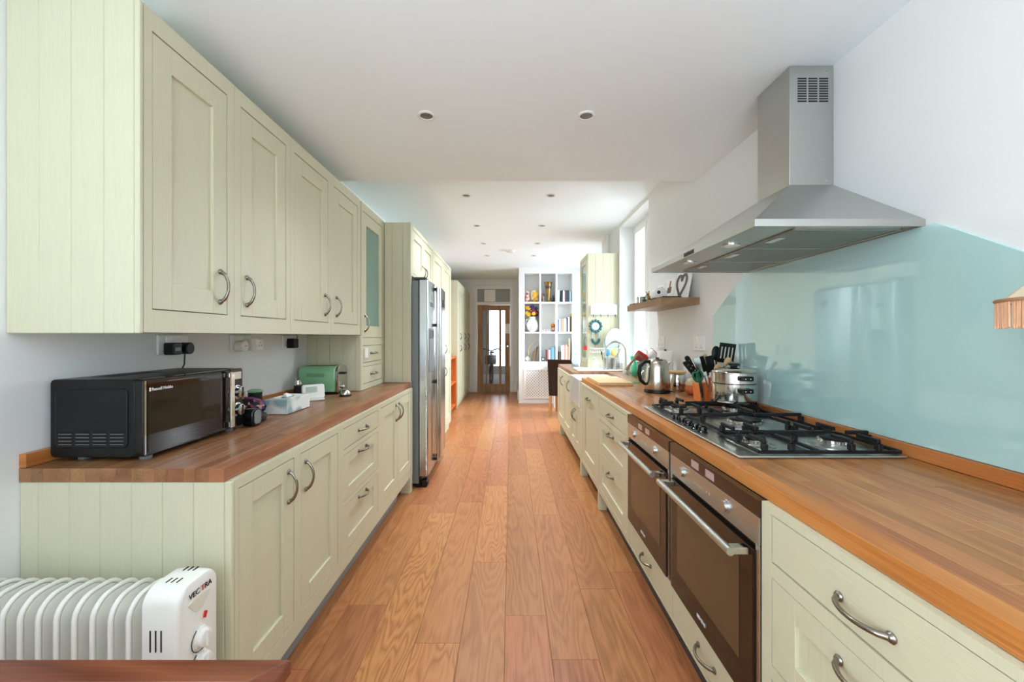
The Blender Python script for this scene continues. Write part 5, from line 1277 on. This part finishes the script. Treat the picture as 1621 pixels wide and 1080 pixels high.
for sgn, yy in ((1, YSH-.010), (-1, YSH-.006)):
    lo, hi = (z0 - x1, z1 - x0) if sgn > 0 else (z0 + x0, z1 + x1)
    c = lo
    while c < hi:
        pts = clip_line(c, sgn)
        if pts and abs(pts[0][0]-pts[1][0]) > .01:
            (xa, za), (xb_, zb2) = pts; n_ = Vector((-(zb2-za), xb_-xa)).normalized()*hwid
            m.prism([(xa+n_.x, za+n_.y), (xb_+n_.x, zb2+n_.y), (xb_-n_.x, zb2-n_.y), (xa-n_.x, za-n_.y)], 'y', yy, yy+.004)
        c += st
l_ = m.build('lattice', 'white_matt', g); l_['kind'] = 'stuff'

# ------------------------------------------------------------------ books and ornaments in the niches
def book(x, w_, h_, z, col, lab, lean=0, depth=.16, grp='books in the wall niches'):
    nm = 'cover_%d_%d_%d' % col
    if nm not in M: mat(nm, col, .55)
    t = thing('book', (x, YSH+.06, z), lab, 'book', grp)
    F = Matrix.Translation((x, YSH+.03, z)) @ Matrix.Rotation(R(lean), 4, 'Y')
    t.location = (x, YSH+.03, z); W[t.name] = Vector((x, YSH+.03, z)); t.rotation_euler = (0, R(lean), 0)
    def loc(o): o.location = o.location; return o
    def prt(nm_, mt, a, b, c, d, e, f):
        me, cc = MB().box(a, b, c, d, e, f).mesh(nm_, mt); o = bpy.data.objects.new(nm_, me); C.objects.link(o); o.parent = t; o.location = cc; W[o.name] = cc; return o
    e = .0025
    prt('cover', nm, 0, e, 0, depth, 0, h_); prt('cover', nm, w_-e, w_, 0, depth, 0, h_); prt('spine', nm, e, w_-e, 0, e, 0, h_)
    prt('pages', 'paper', e, w_-e, e, depth-.004, .004, h_-.004)
def row(niche, x, z, specs, gap=.002):
    ords = ['first', 'second', 'third', 'fourth', 'fifth', 'sixth', 'seventh', 'eighth', 'ninth', 'tenth']
    for i, (w_, h_, col, cn, lean) in enumerate(specs):
        off = abs(math.tan(R(lean)))*h_ if lean else 0
        if lean < 0: x += off
        book(x, w_, h_, z, col, '%s book, %s spine, %s in the %s niche' % (('leaning' if abs(lean) > 4 else 'upright'), cn, ords[i], niche), lean)
        x += w_ + gap
        if lean: x += .002
        if lean > 0: x += 0
zt = NZ[2][0]+.001; zm = NZ[1][0]+.001; zl = NZ[0][0]+.001
row('top right', NX[2][0]+.004, zt, [(.038, .24, (190, 222, 220), 'pale aqua', 0)])
row('top right dark-book', NX[2][0]+.082, zt, [(.03, .235, (40, 44, 56), 'dark navy', 0), (.034, .225, (226, 226, 222), 'white', 0), (.03, .235, (96, 70, 72), 'plum', 0), (.03, .235, (38, 52, 62), 'dark slate', 0), (.034, .235, (34, 60, 66), 'dark teal', 0), (.03, .225, (178, 206, 216), 'pale blue', 0)])
row('middle right', NX[2][0]+.006, zm, [(.026, .25, (88, 92, 150), 'violet blue', 0), (.03, .26, (214, 214, 218), 'silver', 0), (.028, .265, (150, 140, 160), 'mauve', 0), (.045, .26, (186, 152, 110), 'tan', 0), (.04, .27, (216, 224, 206), 'cream green', 0), (.03, .29, (52, 52, 72), 'dark blue', 0), (.034, .30, (232, 232, 232), 'white', 0), (.03, .31, (60, 50, 48), 'black brown', 0), (.03, .37, (214, 176, 90), 'mustard', 0)])
row('bottom left', NX[0][0]+.14, zl, [(.026, .22, (120, 98, 76), 'brown', 10), (.026, .27, (138, 112, 84), 'light brown', 10), (.022, .31, (96, 84, 70), 'dark brown', 10)])
row('bottom middle', NX[1][0]+.105, zl, [(.028, .24, (110, 62, 62), 'dark red', 0), (.026, .235, (176, 130, 130), 'dusty pink', 0), (.026, .24, (222, 214, 206), 'off-white', 0), (.028, .27, (84, 130, 160), 'blue', 0), (.03, .29, (130, 176, 196), 'sky blue', 0), (.028, .31, (150, 190, 206), 'light blue', 0)])
row('bottom right', NX[2][0]+.035, zl, [(.045, .20, (70, 58, 52), 'dark brown', 0), (.03, .32, (206, 206, 200), 'light grey', 0), (.026, .33, (228, 208, 196), 'cream', 0), (.03, .33, (212, 128, 112), 'salmon', 0), (.026, .34, (224, 188, 176), 'pale pink', 0), (.03, .30, (232, 116, 96), 'coral', 0), (.024, .46, (206, 190, 150), 'beige', 0)])

YO = YSH+.12
def vase(name, lab, x, z, prof, mt, cat='vase', parts=None):
    t = thing(name, (x, YO, z), lab, cat)
    MB().lathe([(r_, z+.001+h_) for r_, h_ in prof], (x, YO, 0), 24).build('body', mt, t, smooth=60)
    return t
def multi(name, cols, scale):
    mat(name, cols[0], .35, coat=.3); nt = M[name].node_tree
    vo = nt.nodes.new('ShaderNodeTexVoronoi'); vo.inputs['Scale'].default_value = scale; tc = nt.nodes.new('ShaderNodeTexCoord')
    cr = nt.nodes.new('ShaderNodeValToRGB'); cr.color_ramp.interpolation = 'CONSTANT'
    for i, c_ in enumerate(cols):
        e = cr.color_ramp.elements[0] if i == 0 else cr.color_ramp.elements.new(i/len(cols))
        e.position = i/len(cols); e.color = lin(c_)
    sp = nt.nodes.new('ShaderNodeSeparateColor')
    nt.links.new(tc.outputs['Object'], vo.inputs['Vector']); nt.links.new(vo.outputs['Color'], sp.inputs[0]); nt.links.new(sp.outputs[0], cr.inputs[0])
    nt.links.new(cr.outputs[0], nt.nodes['Principled BSDF'].inputs['Base Color'])
multi('vase_red', [(190, 90, 80), (226, 200, 184), (120, 70, 60), (210, 150, 140)], 28)
multi('vase_sun', [(238, 226, 190), (240, 190, 60), (238, 226, 200), (196, 150, 50)], 14)
multi('vase_dark', [(80, 60, 60), (170, 96, 70), (60, 76, 80)], 30)
multi('vase_black', [(30, 34, 34), (120, 130, 126), (24, 26, 28)], 30)
multi('lion', [(206, 130, 50), (236, 170, 80), (150, 84, 30)], 30)
multi('shells', [(236, 230, 222), (180, 170, 170), (150, 130, 140), (214, 190, 180)], 40)
vase('vase', 'small red and cream patterned vase with flared neck in the top left niche', .352, zt, [(.03, 0), (.045, .05), (.048, .11), (.028, .18), (.03, .21), (.04, .235)], 'vase_red')
vase('vase', 'round cream vase with yellow sunflowers in the top left niche', .495, zt, [(.045, 0), (.075, .06), (.085, .14), (.07, .215), (.045, .245)], 'vase_sun')
vase('vase', 'small dark and rust patterned vase in the top middle niche', .663, zt, [(.03, 0), (.036, .04), (.045, .12), (.038, .165), (.03, .17)], 'vase_dark')
t = vase('trumpet_vase', 'tall bronze trumpet vase with a dark band in the top middle niche', .775, zt, [(.04, 0), (.032, .02), (.03, .04), (.06, .28), (.072, .38), (.092, .41)], 'brass')
MB().lathe([(.0605, zt+.275), (.070, zt+.33)], (.775, YO, 0), 24, cap=False).build('band', 'dark_grey', t, smooth=60)
t = vase('small_jug', 'small black jug in the top middle niche', .865, zt, [(.025, 0), (.038, .04), (.032, .09), (.016, .11), (.022, .14)], 'vase_black', 'jug')
MB().tube([(.865+.02, YO, zt+.12), (.865+.04, YO, zt+.11), (.865+.036, YO, zt+.06)], .005, 8).build('handle', 'vase_black', t, smooth=60)
t = vase('white_jug', 'large white jug full of colourful flowers in the middle left niche', .455, zm, [(.06, 0), (.105, .05), (.125, .13), (.105, .21), (.06, .27), (.072, .31)], 'ceramic', 'jug')
MB().tube([(.40, YO, zm+.27), (.325, YO, zm+.25), (.312, YO, zm+.18), (.345, YO, zm+.12)], .010, 8).build('handle', 'ceramic', t, smooth=60)
t = thing('flower_bunch', (.455, YO, zm+.30), 'bunch of red, blue and yellow artificial flowers in the white jug', 'flowers')
fr2 = random.Random(5)
fcols = [('flower_red', (206, 40, 60)), ('flower_blue', (50, 70, 170)), ('flower_yellow', (240, 196, 40)), ('flower_pink', (206, 60, 130)), ('flower_green', (40, 90, 80)), ('flower_navy', (40, 40, 90))]
for n_, c_ in fcols: mat(n_, c_, .6)
for i in range(34):
    a = fr2.uniform(0, 6.28); r_ = fr2.uniform(.02, .125); x = .45 + r_*math.cos(a)*1.05; y = YO + r_*math.sin(a)*.7; z = zm+.34 + fr2.uniform(0, .18)
    n_ = fcols[fr2.choice((0, 1, 2, 3, 4, 5, 0, 1))][0]
    if x < .40: n_ = 'flower_yellow'
    z = min(z, NZ[1][1]-.045); x = min(max(x, .335), .54)
    fl = MB()
    for p_ in range(5):
        b_ = p_*1.257; fl.ball((x+.022*math.cos(b_), y-.01, z+.022*math.sin(b_)), .018, .009, .018, 8, 5)
    fo_ = fl.build('flower', n_, t, smooth=60)
    MB().tube([(x, y, z), (.455+(x-.455)*.3, YO, zm+.25)], .003, 5).build('stem', 'flower_green', fo_)
t = thing('lion_figurine', (.865, YO, zm), 'orange lion-like figurine in the centre niche', 'figurine')
MB().ball((.868, YO, zm+.13), .045, .035, .05).build('mane', 'lion', t, smooth=60)
MB().ball((.868, YO, zm+.055), .035, .035, .055).build('body', 'vase_red', t, smooth=60)
MB().ball((.868, YO-.035, zm+.13), .022, .015, .022).build('face', 'amber', t, smooth=60)
for i, (x, r_) in enumerate(((.648, .022), (.69, .026), (.735, .022), (.775, .028), (.812, .022))):
    t = thing('shell', (x, YO-.04, zm), '%s pale shell ornament of five on the centre niche floor' % ['first', 'second', 'third', 'fourth', 'fifth'][i], 'ornament', 'shell ornaments')
    MB().lathe([(r_*.9, zm+.001), (r_*1.1, zm+.012), (r_*.7, zm+.035), (r_*.2, zm+.055+.2*r_)], (x, YO-.04, 0), 10).build('shell_body', 'shells', t, smooth=60)
t = thing('swan_ornament', (.36, YO, zl), 'grey-white curved swan ornament in the bottom left niche', 'ornament')
MB().ball((.355, YO, zl+.05), .055, .04, .048).build('body', 'ceramic', t, smooth=60)
MB().tube([(.37, YO, zl+.07), (.385, YO, zl+.15), (.365, YO, zl+.23), (.40, YO, zl+.30), (.46, YO, zl+.345), (.53, YO, zl+.385)], [.022, .02, .016, .014, .011, .006], 10).build('neck', 'glaze', t, smooth=60)
t = thing('alarm_clock', (.665, YO, zl), 'small dark box clock in the bottom middle niche', 'clock')
MB().prism(rrect(.632, .70, zl+.001, zl+.085, .01, 4), 'y', YO-.06, YO).build('case', 'dark_grey', t, .003)
MB().lathe([(.024, 0), (.024, -.002)], (.666, YO-.06, zl+.045), 18, 'y').build('dial', 'plate_grey', t)

# ------------------------------------------------------------------ desk and chair
d = thing('desk', (1.25, 7.75, 0), 'desk with a pale blue cloth in front of the shelf niches', 'desk')
box('desk_top', 'white_gloss', d, .80, 1.9, 7.52, 8.06, .77, .80, .004)
for x in (.84, 1.86):
    for y in (7.56, 8.02): MB().box(x-.025, x+.025, y-.025, y+.025, .001, .77).build('leg', 'white_gloss', d, .003)
t = MB().box(.79, 1.6, 7.50, 8.05, .801, .806).box(.784, .79, 7.50, 8.05, .70, .806).box(.79, 1.6, 7.495, 7.50, .72, .806).build('desk_cloth', 'blue_cloth', None); tag(t, 'pale blue cloth spread over the desk', 'cloth')
ch = thing('dining_chair', (0, 0, 0), 'dark brown leather dining chair with oak legs by the worktop end', 'chair')
def sect(z, yb_, hw): return [(-hw, yb_, z), (hw, yb_, z), (hw, yb_+.05, z), (-hw, yb_+.05, z)]
MB().loft([sect(.34, -.20, .21), sect(.48, -.21, .215), sect(.70, -.235, .215), (sect(.88, -.285, .21)), sect(.965, -.315, .205)]).build('backrest', 'leather', ch, .012, 40, 2)
box('seat', 'leather', ch, -.22, .22, -.16, .25, .40, .48, .015, 2)
for x in (-.185, .185):
    MB().loft([[(x-.02, -.235, .001), (x+.02, -.235, .001), (x+.02, -.20, .001), (x-.02, -.20, .001)], [(x-.022, -.19, .40), (x+.022, -.19, .40), (x+.022, -.15, .40), (x-.022, -.15, .40)]]).build('leg', 'chair_oak', ch, .002)
    MB().loft([[(x-.018, .20, .001), (x+.018, .20, .001), (x+.018, .235, .001), (x-.018, .235, .001)], [(x-.022, .19, .40), (x+.022, .19, .40), (x+.022, .24, .40), (x-.022, .24, .40)]]).build('leg', 'chair_oak', ch, .002)
ch.location = (.92, 6.92, 0); ch.rotation_euler = (0, 0, R(-22))
